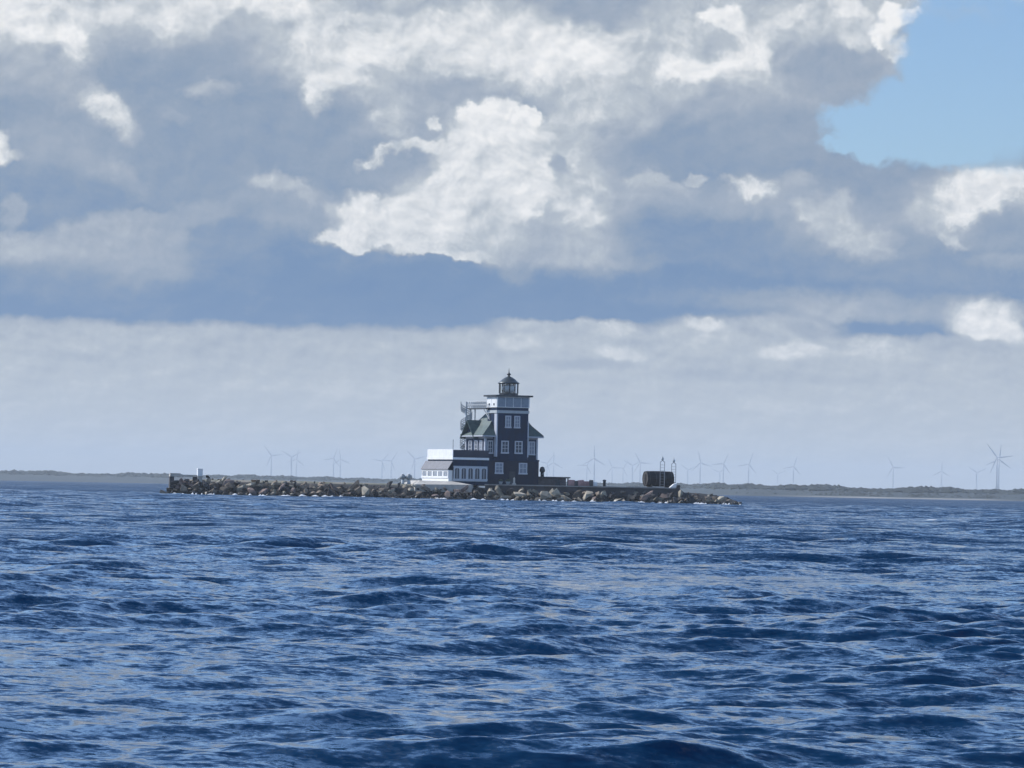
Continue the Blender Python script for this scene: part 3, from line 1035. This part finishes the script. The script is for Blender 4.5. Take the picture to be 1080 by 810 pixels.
for px, z, s, kd in ((187, 1.9, .75, 3), (193, 2.1, .6, 1), (199, 2.2, .7, 3), (205, 2.1, .65, 0), (210, 2.2, .6, 3)):
    boulder(px, z, 632.0, s, kd, '%s boulder heaped against the concrete platform at the left tip' % KN[kd], 'boulders against the platform')
cb = empty('white_cabinet', (ix(216), 633.6, 2.95), R(18), 'white upright cabinet near the left tip of the island', 'cabinet')
mb = MB()
mb.box(-.42, .42, -.35, .35, 0.08, 1.15)
mb.build('body', M['white'], cb, bevel=0.02)
mb = MB()
mb.prism([(-.47, 1.153), (.47, 1.153), (.40, 1.27), (-.40, 1.27)], 'y', -.4, .4)
mb.build('lid', M['white'], cb)
mb = MB()
mb.box(-.38, .38, -.31, .31, -.9, .077)
mb.build('plinth', M['concrete'], cb)
o = boulder(221.5, 2.85, 634.6, 0.72, 3, 'dark pointed stone leaning beside the white cabinet', None)
o.rotation_euler = (0.2, 0.9, 0.4)
boulder(238, 2.5, 633.5, 0.7, 2, 'pale round stone on the bank top right of the white cabinet', None)


# two pale posts with rounded heads
for px, s, lab in ((427.3, 1.0, 'slim pale post with a small round head, left of two'), (433.8, 1.15, 'stouter pale post with a wide rounded head, right of two')):
    p = empty('capped_post', (ix(px), 637, 2.35), 0, lab, 'post', 'pale posts left of the annex')
    mb = MB()
    mb.lathe([(.30 * s, 0), (.26 * s, .15), (.20 * s, .8)], 12)
    mb.build('shaft', M['pale'], p, True)
    mb = MB()
    mb.lathe([(.30 * s, .8), (.50 * s, .95), (.48 * s, 1.25), (.34 * s, 1.5), (0, 1.58)], 12)
    hd = mb.build('head', mat('grey_green_cap', (0.27, 0.30, 0.31), 0.6), p, True)
    mb = MB()
    mb.lathe([(.12 * s, 1.56), (.28 * s, 1.60), (.2 * s, 1.70), (0, 1.73)], 10)
    mb.build('cap', M['white'], hd, True)

# ------------------------------------------------------------------ lighthouse
TH = R(24)
hp = at(539.5, 509.5, 640)
HX, HY = hp.x, 640.0
LH = empty('lighthouse', (HX, HY, ZG), TH, 'dark timber lighthouse house with a square tower and domed lantern', 'lighthouse')
Z = lambda py: 2.0 + (515 - py) / S - ZG        # local height from photo row near the tower
TW = 2.82                                       # tower half width
TD = 3.9                                        # tower depth
XL, XR, YF, YB = -4.43, 5.0, 1.0, 9.05          # upper house
zg = Z(484.5)                                   # top of ground floor
ze = Z(460)                                     # eaves
zt = Z(436)                                     # top of tower shaft
mb = MB()
mb.box(-4.3, 4.78, -.18, YB - .05, -.3, zg)
mb.build('ground_floor', M['base'], LH)
mb = MB()
mb.box(XL, XR, YF, YB, zg + .003, ze)
mb.build('upper_wall', M['wall'], LH)
mb = MB()
mb.box(-TW, TW, 0, TD, zg + .003, zt)
mb.build('tower_wall', M['wall'], LH)
# string course over the ground floor
mb = MB()
mb.box(-4.36, 4.84, -.26, -.183, zg - .25, zg - .02)
mb.build('string_course', M['wall'], LH)

# hip roof with a slight flare at the eaves
ov = 0.75
AP = Vector((0.6, 4.8, Z(417.5)))
mb = MB()
e0 = [(XL - ov, YF - ov), (XR + ov, YF - ov), (XR + ov, YB + ov), (XL - ov, YB + ov)]
k1 = 0.30
e1 = [(x + (AP.x - x) * k1, y + (AP.y - y) * k1) for x, y in e0]
z0, z1 = ze + 0.1, ze + 0.1 + (AP.z - ze) * 0.24
va = [mb.bm.verts.new((x, y, z0)) for x, y in e0]
vu = [mb.bm.verts.new((x, y, z0 - .16)) for x, y in e0]
vb = [mb.bm.verts.new((x, y, z1)) for x, y in e1]
vt = mb.bm.verts.new(AP)
for i in range(4):
    j = (i + 1) % 4
    mb.bm.faces.new((va[i], va[j], vb[j], vb[i]))
    mb.bm.faces.new((vb[i], vb[j], vt))
    mb.bm.faces.new((vu[i], vu[j], va[j], va[i]))
mb.bm.faces.new(vu[::-1])
rf = mb.build('roof', M['roof'], LH)
mb = MB()
gy, gw, gr = 6.6, 2.35, 2.5
xg0, xg1 = XL - .95, XL + 2.4
for sg in (-1, 1):
    mb.prism([(gy, ze + .1 + gr), (gy + sg * (gw + .5), ze - .35), (gy + sg * (gw + .5), ze - .5), (gy, ze - .05 + gr)], 'x', xg0, xg1)
mb.build('gable_roof', M['roof'], rf)
mb = MB()
mb.prism([(gy - gw, ze + .0), (gy + gw, ze + .0), (gy, ze + gr - .25)], 'x', XL - .2, XL + 1.5)
mb.build('gable_wall', M['wall'], LH)
mb = MB()
for a, b in zip(vb_co := [(x, y, z1) for x, y in e1], [(x, y, z0) for x, y in e0]):
    mb.bar(b, a, .07, 6)
    mb.bar(a, AP, .07, 6)
mb.build('hip_ridge', M['roof'], rf)
mb = MB()
for i in range(4):
    j = (i + 1) % 4
    (xa, ya), (xb, yb) = e0[i], e0[j]
    mb.bar((xa, ya, z0 - .2), (xb, yb, z0 - .2), .11, 6)
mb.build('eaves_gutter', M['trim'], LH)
# frieze under the eaves (front and left)
mb = MB()
mb.box(XL - .04, -TW - .25, YF - .06, YF - .003, ze - .45, ze - .08)
mb.box(TW + .25, XR + .04, YF - .06, YF - .003, ze - .45, ze - .08)
mb.box(XL - .06, XL - .003, YF, YB, ze - .45, ze - .08)
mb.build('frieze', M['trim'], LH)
# corner boards
for (x0, x1, y0, y1, za, zb) in [(XL - .07, XL + .24, YF - .07, YF + .35, zg + .05, ze - .47), (XR - .22, XR + .07, YF - .07, YF + .2, zg + .05, ze - .47),
                                 (XL - .07, XL - .003, YB - .3, YB + .05, zg + .05, ze - .47),
                                 (-TW - .09, -TW + .12, -.08, .9, Z(482), zt - .1), (TW - .1, TW + .09, -.08, .9, Z(482), Z(444))]:
    mb = MB()
    mb.box(x0, x1, y0, y1, za, zb)
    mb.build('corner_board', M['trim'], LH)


def window(parent, c, w, h, face='front', pane='glass', bars=(1, 2), fm='frame', arch=False, label=None, ft=0.17):
    """window set on a wall; c = centre of the outer face in parent space"""
    rot = 0 if face == 'front' else R(-90)
    fr = MB()
    fw = ft
    fr.box(-w / 2, -w / 2 + fw, -.09, .03, -h / 2, h / 2)
    fr.box(w / 2 - fw, w / 2, -.09, .03, -h / 2, h / 2)
    fr.box(-w / 2 + fw + .001, w / 2 - fw - .001, -.09, .03, h / 2 - fw, h / 2)
    fr.box(-w / 2 - .06, w / 2 + .06, -.14, .03, -h / 2 - .1, -h / 2 + fw * .8)
    if arch:
        n = 8
        r = w / 2 - fw
        for sgn in (-1, 1):
            poly = [(sgn * r, h / 2 - fw - .002)] + [(sgn * r * math.cos(a), h / 2 - fw - .002 - r * .8 + r * .8 * math.sin(a)) for a in [math.pi / 2 * i / n for i in range(n + 1)]]
            fr.prism(poly, 'y', -.088, .028)
    o = fr.build('window', M[fm], parent)
    o.location = c
    o.rotation_euler = (0, 0, rot)
    pn = MB()
    pn.box(-w / 2 + fw * .9, w / 2 - fw * .9, -.03, .02, -h / 2 + fw * .7, h / 2 - fw * .9)
    pn.build('pane', M[pane], o)
    iw, ih = w - 2 * fw, h - 2 * fw
    for k in range(bars[0]):
        x = -iw / 2 + iw * (k + 1) / (bars[0] + 1)
        gb = MB()
        gb.box(x - .04, x + .04, -.07, -.033, -h / 2 + fw, h / 2 - fw)
        gb.build('glazing_bar', M[fm], o)
    for k in range(bars[1]):
        z = -ih / 2 + ih * (k + 1) / (bars[1] + 1)
        gb = MB()
        gb.box(-iw / 2, iw / 2, -.066, -.036, z - .035, z + .035)
        gb.build('glazing_bar', M[fm], o)
    if label: o['label'] = label
    return o


zc = lambda a, b: (Z(a) + Z(b)) / 2
hh = lambda a, b: Z(a) - Z(b)
for x in (-.84, .78): window(LH, (x, -.03, zc(438.5, 451)), 1.05, hh(438.5, 451), pane='blind')
window(LH, (-1.33, -.03, zc(465, 478)), 1.32, hh(465, 478), pane='glass')
window(LH, (1.12, -.03, zc(465, 478)), 1.38, hh(465, 478), pane='glass')
window(LH, (-2.4, -.22, zc(488, 499.5)), 1.45, hh(488, 499.5), pane='blind', label='ground floor window with a drawn pale blind')
window(LH, (1.9, -.22, zc(488, 499.5)), 1.5, hh(488, 499.5), pane='blind', bars=(1, 1))
window(LH, (-3.55, YF - .03, zc(465, 478.5)), 1.0, hh(465, 478.5))
window(LH, (3.95, YF - .03, zc(465, 479)), 1.15, hh(465, 479), pane='blind')
for y, pn, lb in ((2.6, 'blind', 'sunlit window with a bright white blind'), (4.6, 'glass', None), (7.0, 'glass', None)):
    window(LH, (XL - .03, y, zc(465, 478.5)), 1.3, hh(465, 478.5), 'left', pn, label=lb)

# gallery: corbelled band, white panelled parapet, deck slab
mb = MB()
G = TW + .12
mb.box(-G, G, -.12, TD + .12, zt + .003, Z(433))
mb.build('corbel_band', M['pale'], LH)
mb = MB()
mb.box(-TW, TW, 0, TD, Z(433) + .003, Z(430))
mb.build('tower_neck', M['wall'], LH)
mb = MB()
mb.box(-G, G, -.12, TD + .12, Z(430) + .003, Z(418.5))
pp = mb.build('parapet', M['white'], LH)
for k in range(4):
    mb = MB()
    x = -2.1 + k * 1.4
    mb.box(x - .64, x + .64, -.16, -.123, Z(429.3), Z(419.4))
    mb.build('front_panel', M['shaded_panel'], pp)  # darker than the side panels: shade painted in
for k in range(2):
    mb = MB()
    y = 1.0 + k * 1.9
    mb.box(-G - .03, -G - .003, y - .75, y + .75, Z(428.6), Z(420))
    mb.build('side_panel', M['white'], pp)
for k in range(2):
    mb = MB()
    y = 1.0 + k * 1.9
    mb.box(-G - .09, -G - .033, y - .2, y + .2, Z(427.8), Z(425.6))
    mb.build('porthole', M['iron'], pp)
mb = MB()
D0 = TW + .55
mb.box(-D0, D0, -.55, TD + .55, Z(418.5) + .003, Z(416.8))
mb.build('gallery_deck', M['iron'], LH)

# lantern
LC = (0, TD / 2 - .05)
zl = Z(416.8)
mb = MB()
LR = 1.55
mb.lathe([(LR + .06, zl + .003), (LR + .06, Z(414.6)), (LR - .1, Z(414.6))], 10, (LC[0], LC[1], 0))
for i in range(10):
    a = 2 * math.pi * i / 10
    mb.bar((LC[0] + LR * math.cos(a), LC[1] + LR * math.sin(a), Z(414.6)), (LC[0] + LR * math.cos(a), LC[1] + LR * math.sin(a), Z(404.6)), .11, 6)
lf = mb.build('lantern_frame', M['iron'], LH)
mb = MB()
for i in range(10):
    a, b = 2 * math.pi * (i + .04) / 10, 2 * math.pi * (i + .96) / 10
    r = LR - .03
    mb.face([(LC[0] + r * math.cos(q), LC[1] + r * math.sin(q), z) for q, z in ((a, Z(414.4)), (b, Z(414.4)), (b, Z(404.8)), (a, Z(404.8)))])
mb.build('lantern_glass', M['clear'], lf)
mb = MB()
mb.lathe([(.5, Z(414.5)), (.8, Z(413)), (1.0, Z(411.5)), (1.05, Z(409.5)), (1.0, Z(407.5)), (.8, Z(406)), (.4, Z(405))], 14, (LC[0], LC[1], 0))
mb.build('lens', M['white'], lf, True)
mb = MB()
mb.lathe([(LR + .22, Z(404.6)), (LR + .25, Z(403.6)), (LR * .95, Z(402.4)), (LR * .72, Z(400)), (LR * .42, Z(398)), (.22, Z(396.8)), (.16, Z(395.8)), (0, Z(395.6))], 20, (LC[0], LC[1], 0))
dm = mb.build('lantern_dome', mat('dark_copper_dome', (0.05, 0.065, 0.075), 0.4, 0.3, 2.0, metallic=0.3), LH, True)
mb = MB()
mb.lathe([(.16, Z(395.8)), (.34, Z(394.9)), (.34, Z(394.2)), (.14, Z(393.2)), (.07, Z(392)), (.03, Z(388)), (0, Z(387.9))], 12, (LC[0], LC[1], 0))
mb.build('finial', M['iron'], dm, True)

# footbridge from the gallery over the roof to the outside stair
bx, by = -3.9, 10.3
zb = Z(430.5)
p0, p1 = Vector((-TW - .1, 3.3, zb)), Vector((bx + .5, by - .3, zb))
dv = (p1 - p0).normalized()
sd_ = Vector((-dv.y, dv.x, 0)) * .5
mb = MB()
q = [p0 + sd_, p0 - sd_, p1 - sd_, p1 + sd_]
ta = [mb.bm.verts.new(v) for v in q]
tb = [mb.bm.verts.new(v - Vector((0, 0, .18))) for v in q]
for i in range(4):
    j = (i + 1) % 4
    mb.bm.faces.new((ta[i], ta[j], tb[j], tb[i]))
mb.bm.faces.new(ta)
mb.bm.faces.new(tb[::-1])
fb = mb.build('footbridge', M['iron'], LH)
for sg in (1, -1):
    mb = MB()
    n = 9
    for i in range(n + 1):
        b = p0 + (p1 - p0) * (i / n) + sd_ * sg
        mb.bar(b, b + Vector((0, 0, 1.1)), .035, 5)
        if i < n:
            b2 = p0 + (p1 - p0) * ((i + 1) / n) + sd_ * sg
            mb.bar(b, b2 + Vector((0, 0, 1.05)), .035, 4)
            mb.bar(b + Vector((0, 0, 1.05)), b2, .035, 4)
    for hz_ in (.55, 1.1):
        mb.bar(p0 + sd_ * sg + Vector((0, 0, hz_)), p1 + sd_ * sg + Vector((0, 0, hz_)), .035, 5)
    mb.build('railing', M['steel'], fb)
for f in (.72, .95):
    b = p0 + (p1 - p0) * f
    mb = MB()
    mb.bar((b.x, b.y, ze - 1), (b.x, b.y, zb - .185), .12, 8)
    mb.build('post', M['steel'], fb)
b = p0 + (p1 - p0) * .1
mb = MB()
mb.bar(b + Vector((0, 0, -.19)), (-TW - .05, 3.0, zb - 1.6), .08, 6)
mb.bar(p0 + (p1 - p0) * .25 + Vector((0, 0, -.19)), (-TW - .05, 3.0, zb - 1.9), .06, 6)
mb.build('brace', M['steel'], fb)
# spiral stair behind the house
mb = MB()
ns = 64
zb0 = -.3
for i in range(ns):
    a0 = 2.6 + i * 0.40
    z = zb0 + (zb - zb0) * i / ns
    r = .95
    pts = [(bx + .08 * math.cos(a0), by + .08 * math.sin(a0)), (bx + r * math.cos(a0), by + r * math.sin(a0)), (bx + r * math.cos(a0 + .42), by + r * math.sin(a0 + .42)), (bx + .08 * math.cos(a0 + .42), by + .08 * math.sin(a0 + .42))]
    mb.prism(pts, 'z', z, z + .14)
ss = mb.build('spiral_staircase', M['steel'], LH)
mb = MB()
mb.bar((bx, by, -.3), (bx, by, zb + 1.1), .12, 10)
mb.build('centre_pole', M['steel'], ss)
mb = MB()
pv = None
for i in range(ns + 1):
    a0 = 2.6 + i * 0.40
    z = zb0 + (zb - zb0) * i / ns
    p = Vector((bx + .95 * math.cos(a0), by + .95 * math.sin(a0), z))
    if pv is not None:
        for hz_ in (.35, .7, 1.05):
            mb.bar(pv + Vector((0, 0, hz_)), p + Vector((0, 0, hz_)), .075, 5)
        mb.bar(p, p + Vector((0, 0, 1.05)), .05, 4)
    pv = p
mb.build('handrail', M['steel'], ss)

# little chimney pot and drainpipe
mb = MB()
mb.bar((TW + .35, YF - .12, -.1), (TW + .35, YF - .12, ze - .1), .06, 6)
mb.build('drainpipe', M['trim'], LH)
# entrance in the ground floor, in deep shade
mb = MB()
mb.box(-.55, .55, -.24, -.183, -.02, 2.15)
dr_ = mb.build('door', M['iron'], LH)
mb = MB()
mb.box(.35, .45, -.30, -.243, .95, 1.05)
mb.build('handle', M['steel'], dr_)

# ------------------------------------------------------------------ annex (flat-roofed pavilion with conservatory)
cs, sn_ = math.cos(TH), math.sin(TH)


def hl(x, y):           # lighthouse-local to world
    return (HX + x * cs - y * sn_, HY + x * sn_ + y * cs)


ax0, ay0 = hl(-10.62, -.3)
AN = empty('annex', (ax0, ay0, ZG), TH, 'low flat roofed annex with white parapet and five arched windows', 'annex')
AW, AD = 6.30, 10.7                    # front width, depth
za_ = lambda py: 2.0 + (514.0 - py) / S - ZG
zp1, zp0 = za_(474.2), za_(482.6)      # parapet
zcn, zfa = za_(485.0), za_(491.6)
mb = MB()
mb.box(0, AW, 0, AD, -.2, zfa - .003)
mb.build('wall', M['wall'], AN)
mb = MB()
mb.box(0, AW, 0, AD, zfa, zcn - .003)
mb.build('fascia', M['wall'], AN)
mb = MB()
mb.box(-.18, AW, -.18, AD + .1, zcn, zp0 - .003)
mb.build('cornice', M['white'], AN)
mb = MB()
mb.box(-.02, AW, 0.02, .2, zp0, zp1 - .1)
mb.build('front_parapet', mat('dark_parapet_boards', (0.010, 0.016, 0.042), 0.6), AN)
mb = MB()
mb.box(-.12, -.023, 0, AD, zp0, zp1)
mb.box(-.023, .5, AD - .1, AD, zp0, zp1)
mb.build('side_parapet', M['white'], AN)
mb = MB()
mb.box(.0, AW, .21, AD - .12, zp0, zp0 + .06)
mb.build('roof_deck', M['slate'], AN)
mb = MB()
mb.bar((-.05, .1, zp1 - .3), (-.05, .1, zp1 + 1.6), .04, 6)
mb.build('aerial', M['iron'], AN)
# white arcade with five arched windows
fz0, fz1 = za_(506), za_(492)
mb = MB()
mb.box(-.02, AW - .25, -.10, -.003, fz1 - .05, zfa - .006)
mb.box(-.02, AW - .25, -.13, -.003, fz0 - .25, fz0)
mb.build('arcade_frame', M['frame'], AN)
for k in range(5):
    window(AN, (.66 + k * 1.20, -.05, (fz0 + fz1) / 2 - .03), 1.19, fz1 - fz0 - .06, arch=True, bars=(1, 0), ft=.2)
# conservatory lean-to along the sunlit side
CW = .75
c0, c1 = za_(504), za_(495)
mb = MB()
mb.box(-CW, -.003, .15, AD + .6, -.3, c0)
mb.build('conservatory_plinth', M['white'], AN)
mb = MB()
mb.prism([(-CW - .22, c1 + .0), (-.13, zp0 - .62), (-.13, zp0 - .75), (-CW - .22, c1 - .13)], 'y', .0, AD + .7)
mb.build('conservatory_roof', M['slate'], AN)
nb_ = 5
bw = (AD + .45) / nb_
for k in range(nb_):
    window(AN, (-CW + .03, .15 + bw * (k + .5), (c0 + c1) / 2 - .06), bw - .03, c1 - c0 - .15, 'left', 'blind', (2, 0), 'white', ft=.26)
mb = MB()
mb.box(-CW + .08, -.004, .2, AD + .5, c0 + .003, c1 - .2)
mb.build('conservatory_room', M['white'], AN)

# ------------------------------------------------------------------ small things on the island
ox, oy = hl(4.95, .9)
OB = empty('stone_outbuilding', (ox, oy, ZG - .1), R(8), 'low stone outbuilding with an overhanging flat roof beside the lighthouse', 'outbuilding')
mb = MB()
mb.box(-.6, 4.9, 0, 4, -.2, 1.30)
mb.build('wall', M['stone'], OB)
mb = MB()
mb.box(-.6, 5.6, -.25, 4.3, 1.303, 1.52)
mb.build('roof', mat('dark_flat_roof', (0.05, 0.05, 0.06), 0.8), OB)
mb = MB()
mb.box(5.15, 5.35, .1, .3, -.1, 1.30)
mb.build('post', M['iron'], OB)
mb = MB()
mb.box(3.1, 3.9, -.05, -.003, -.05, 1.1)
mb.build('door', M['iron'], OB)

vx, vy = at(572, 497, 642).x, 643.0
VC = empty('vent_cowl', (vx, vy, ZG + 1.42), 0, 'dark round topped vent cowl rising beside the lighthouse wall', 'vent')
mb = MB()
mb.lathe([(.30, 0), (.30, .75)], 12)
mb.build('pipe', mat('grey_green_metal', (0.07, 0.085, 0.09), 0.5, metallic=.3), VC, True)
mb = MB()
mb.lathe([(.40, .75), (.46, .95), (.44, 1.25), (.28, 1.55), (0, 1.66)], 14)
mb.build('hood', M['iron'], VC, True)

blk = [(604.5, 1.0, .75, 'pink', 'squarish reddish stone block, leftmost of the row by the outbuilding'), (610, .85, .65, 'stone', 'brownish stone block second in the row by the outbuilding'), (614.5, .95, .8, 'pink', 'upright reddish block in the middle of the row by the outbuilding'),
       (620.5, 1.15, .62, 'pink', 'long low reddish block with a flat top in the row by the outbuilding'), (625.3, .7, .8, 'stone', 'tall brownish block before the white one in the row'), (629.2, .62, .5, 'white', 'small white block at the right end of the reddish row')]
for px, w, h, mm, lab in blk:
    mb = MB()
    h += .15
    vs_ = mb.box(-w / 2, w / 2, -.4, .4, 0, h)
    for v in vs_:
        v.co += Vector((random.uniform(-.07, .07), random.uniform(-.06, .06), random.uniform(-.05, .08) if v.co.z > .1 else 0))
    o = mb.build('stone_block', M[mm], bevel=.05)
    o.location = (ix(px), 638.5 + random.uniform(-.3, .3), ZG + .003)
    o.rotation_euler = (0, 0, random.uniform(-.3, .3))
    tag(o, lab, 'block', 'stone blocks beside the outbuilding')
o = MB()
o.lathe([(.22, 0), (.22, .8), (.3, .82), (.3, 1.0), (.12, 1.08), (0, 1.1)], 10)
o = o.build('mooring_bollard', M['iron'], None, True)
o.location = (ix(639), 637.5, ZG + .003)
tag(o, 'short dark mooring bollard on the quay between blocks and barrel cabin', 'bollard')

for px, lab, s in ((530.2, 'small pale planter at the tower foot, left of two', 1.0), (537.8, 'small pale planter at the tower foot, right of two', 1.15)):
    w_ = empty('planter', (ix(px), 636.6, ZG + .003), 0, lab, 'planter', 'planters at the tower foot')
    mb = MB()
    mb.lathe([(.2 * s, 0), (.32 * s, .4), (.34 * s, .45), (.3 * s, .42)], 12)
    mb.build('pot', M['pale'], w_, True)
    mb = MB()
    for i in range(60):
        a, b, r = random.uniform(0, 6.28), random.uniform(.1, 1.4), .38 * s
        c = Vector((r * math.cos(a) * math.cos(b), r * math.sin(a) * math.cos(b), .42 + r * math.sin(b)))
        u = Vector((random.uniform(-1, 1), random.uniform(-1, 1), random.uniform(-1, 1))).normalized() * .12
        w2_ = u.orthogonal().normalized() * .06
        mb.face([c - u, c + w2_, c + u, c - w2_])
    mb.build('leaves', M['plant'], w_)
mp_ = empty('marker_post', (ix(544.2), 635.2, ZG + .003), 0, 'short pale stone post with pointed top in front of the tower', 'post')
mb = MB()
mb.lathe([(.34, 0), (.30, .2), (.2, .25), (.17, .85), (.24, .9), (.0, 1.25)], 4, ph=.6)
mb.build('shaft', M['concrete'], mp_)
mb = MB()
mb.lathe([(.42, -.1), (.42, .12), (.36, .16)], 4, ph=.6)
mb.build('foot', M['concrete'], mp_)

# barrel cabin
bp = empty('barrel_cabin', (ix(696.5), 641.5, ZG + .003), R(20), 'dark wooden barrel cabin lying on its side on the quay', 'cabin')
BL, BR = 2.35, 1.28
mb = MB()
nst = 28
ro, zc0 = BR, BR + .12
mb2 = []
prof = [(-BL, .95), (-BL * .5, .99), (0, 1.0), (BL * .5, .99), (BL, .95)]
rings = []
for x, f in prof:
    ring = []
    for i in range(nst):
        for da, rr in ((0.06, 1.0), (0.94, 1.0), (0.98, .975), (1.02, .975)):
            a = 2 * math.pi * (i + da) / nst
            ring.append(mb.bm.verts.new((x, ro * f * rr * math.cos(a), zc0 + ro * f * rr * math.sin(a))))
    rings.append(ring)
for a, b in zip(rings, rings[1:]):
    n = len(a)
    for i in range(n):
        mb.bm.faces.new((a[i], a[(i + 1) % n], b[(i + 1) % n], b[i]))
body = mb.build('staves', M['tar'], bp)
for x in (-BL + .12, BL - .12):
    mb = MB()
    n = 32
    pts = [(ro * .90 * math.cos(2 * math.pi * i / n), zc0 + ro * .90 * math.sin(2 * math.pi * i / n)) for i in range(n)]
    mb.prism(pts, 'x', x - .04, x + .04)
    ew = mb.build('end_wall', M['woodend'], bp)
    if x < 0:
        mb = MB()
        mb.box(x - .08, x - .043, -.38, .38, zc0 - .95, zc0 + .75)
        dd = mb.build('door', M['tar'], ew)
        mb = MB()
        mb.box(x - .14, x - .083, .22, .28, zc0 - .15, zc0 + .1)
        mb.build('handle', M['iron'], dd)
for x, f in ((-BL * .82, .972), (-BL * .35, .998), (BL * .35, .998), (BL * .82, .972)):
    mb = MB()
    n = 32
    A_, B2 = [], []
    for xx in (x - .05, x + .05):
        A_.append([mb.bm.verts.new((xx, (ro * f + .02) * math.cos(2 * math.pi * i / n), zc0 + (ro * f + .02) * math.sin(2 * math.pi * i / n))) for i in range(n)])
    for i in range(n):
        mb.bm.faces.new((A_[0][i], A_[0][(i + 1) % n], A_[1][(i + 1) % n], A_[1][i]))
    mb.build('hoop', M['iron'], bp, True)
for x in (-BL * .65, BL * .65):
    mb = MB()
    mb.prism([(-1.0, -.0), (1.0, -.0), (1.0, .45), (.55, .22), (0, .1), (-.55, .22), (-1.0, .45)], 'x', x - .09, x + .09)
    mb.build('cradle', M['woodend'], bp)


def mast(px, y, htop, lab):
    r_ = empty('light_mast', (at(px, 513, y).x, y, ZG + .003), R(10), lab, 'mast', 'thin light masts by the barrel cabin')
    for sx in (-.36, .36):
        mb = MB()
        mb.bar((sx, 0, 0), (sx, 0, htop), .045, 6)
        mb.build('upright', M['mast'], r_)
    mb = MB()
    n = int(htop / .42)
    for i in range(1, n):
        z = htop * i / n
        mb.bar((-.36, 0, z), (.36, 0, z), .022, 5)
    mb.bar((-.36, 0, htop), (0, 0, htop + .28), .05, 6)
    mb.bar((.36, 0, htop), (0, 0, htop + .28), .05, 6)
    mb.build('rungs', M['mast'], r_)
    mb = MB()
    mb.lathe([(.1, htop + .25), (.2, htop + .42), (.22, htop + .6), (.1, htop + .72), (.12, htop + .85), (.03, htop + .9), (.02, htop + 1.15), (0, htop + 1.16)], 10)
    mb.build('lamp', M['pale'], r_, True)


mast(698.3, 637.6, 4.15, 'thin ladder like light mast standing in front of the barrel cabin')
mast(710.2, 644.5, 3.9, 'thin ladder like light mast rising behind the right end of the barrel cabin')

# a breaking crest out on the water
mb = MB()
fp = at(984, 542.5, 300)
rngf = random.Random(3)
prev = None
n = 26
for i in range(n + 1):
    u = i / n
    w_ = math.sin(math.pi * u) ** .6
    x = -1.05 + 2.1 * u
    ctr = .10 * math.sin(u * 5) - .35 * max(0, u - .6)
    ring = []
    for j in range(6):
        v = j / 5
        ring.append(mb.bm.verts.new((x + rngf.uniform(-.03, .03), (v - .5) * 1.1 * w_ + ctr, .10 + w_ * .20 * math.sin(math.pi * v) + rngf.uniform(0, .03))))
    if prev:
        for j in range(5):
            mb.bm.faces.new((prev[j], ring[j], ring[j + 1], prev[j + 1]))
    prev = ring
fo = mb.build('foam', M['foam'], None, True)
fo.scale = (.6, .6, .5)
fo.location = (at(984, 542.5, 305).x, 305, 0.05)
tag(fo, 'small white breaking crest out on the water before the right shore', 'foam', kind='stuff')

# wash where the chop meets the stones: small broken flecks of foam
rngw = random.Random(21)
mb = MB()
for k in range(70):
    px = rngw.uniform(180, 786)
    y = 628.3 - rngw.uniform(0, 1.6) + (max(0, 196 - px) * .25)
    w, d = rngw.uniform(.2, .75), rngw.uniform(.15, .5)
    x = ix(px) * y / YI
    n = 9
    z = rngw.uniform(.10, .26)
    rim = [mb.bm.verts.new((x + w * rngw.uniform(.6, 1.1) * math.cos(6.283 * i / n), y + d * rngw.uniform(.6, 1.1) * math.sin(6.283 * i / n), z - .12)) for i in range(n)]
    top = mb.bm.verts.new((x + rngw.uniform(-.1, .1), y, z + rngw.uniform(.04, .16)))
    for i in range(n): mb.bm.faces.new((rim[i], rim[(i + 1) % n], top))
tag(mb.build('foam', M['foam'], None, True), 'broken flecks of white wash along the foot of the boulder bank', 'foam', kind='stuff')
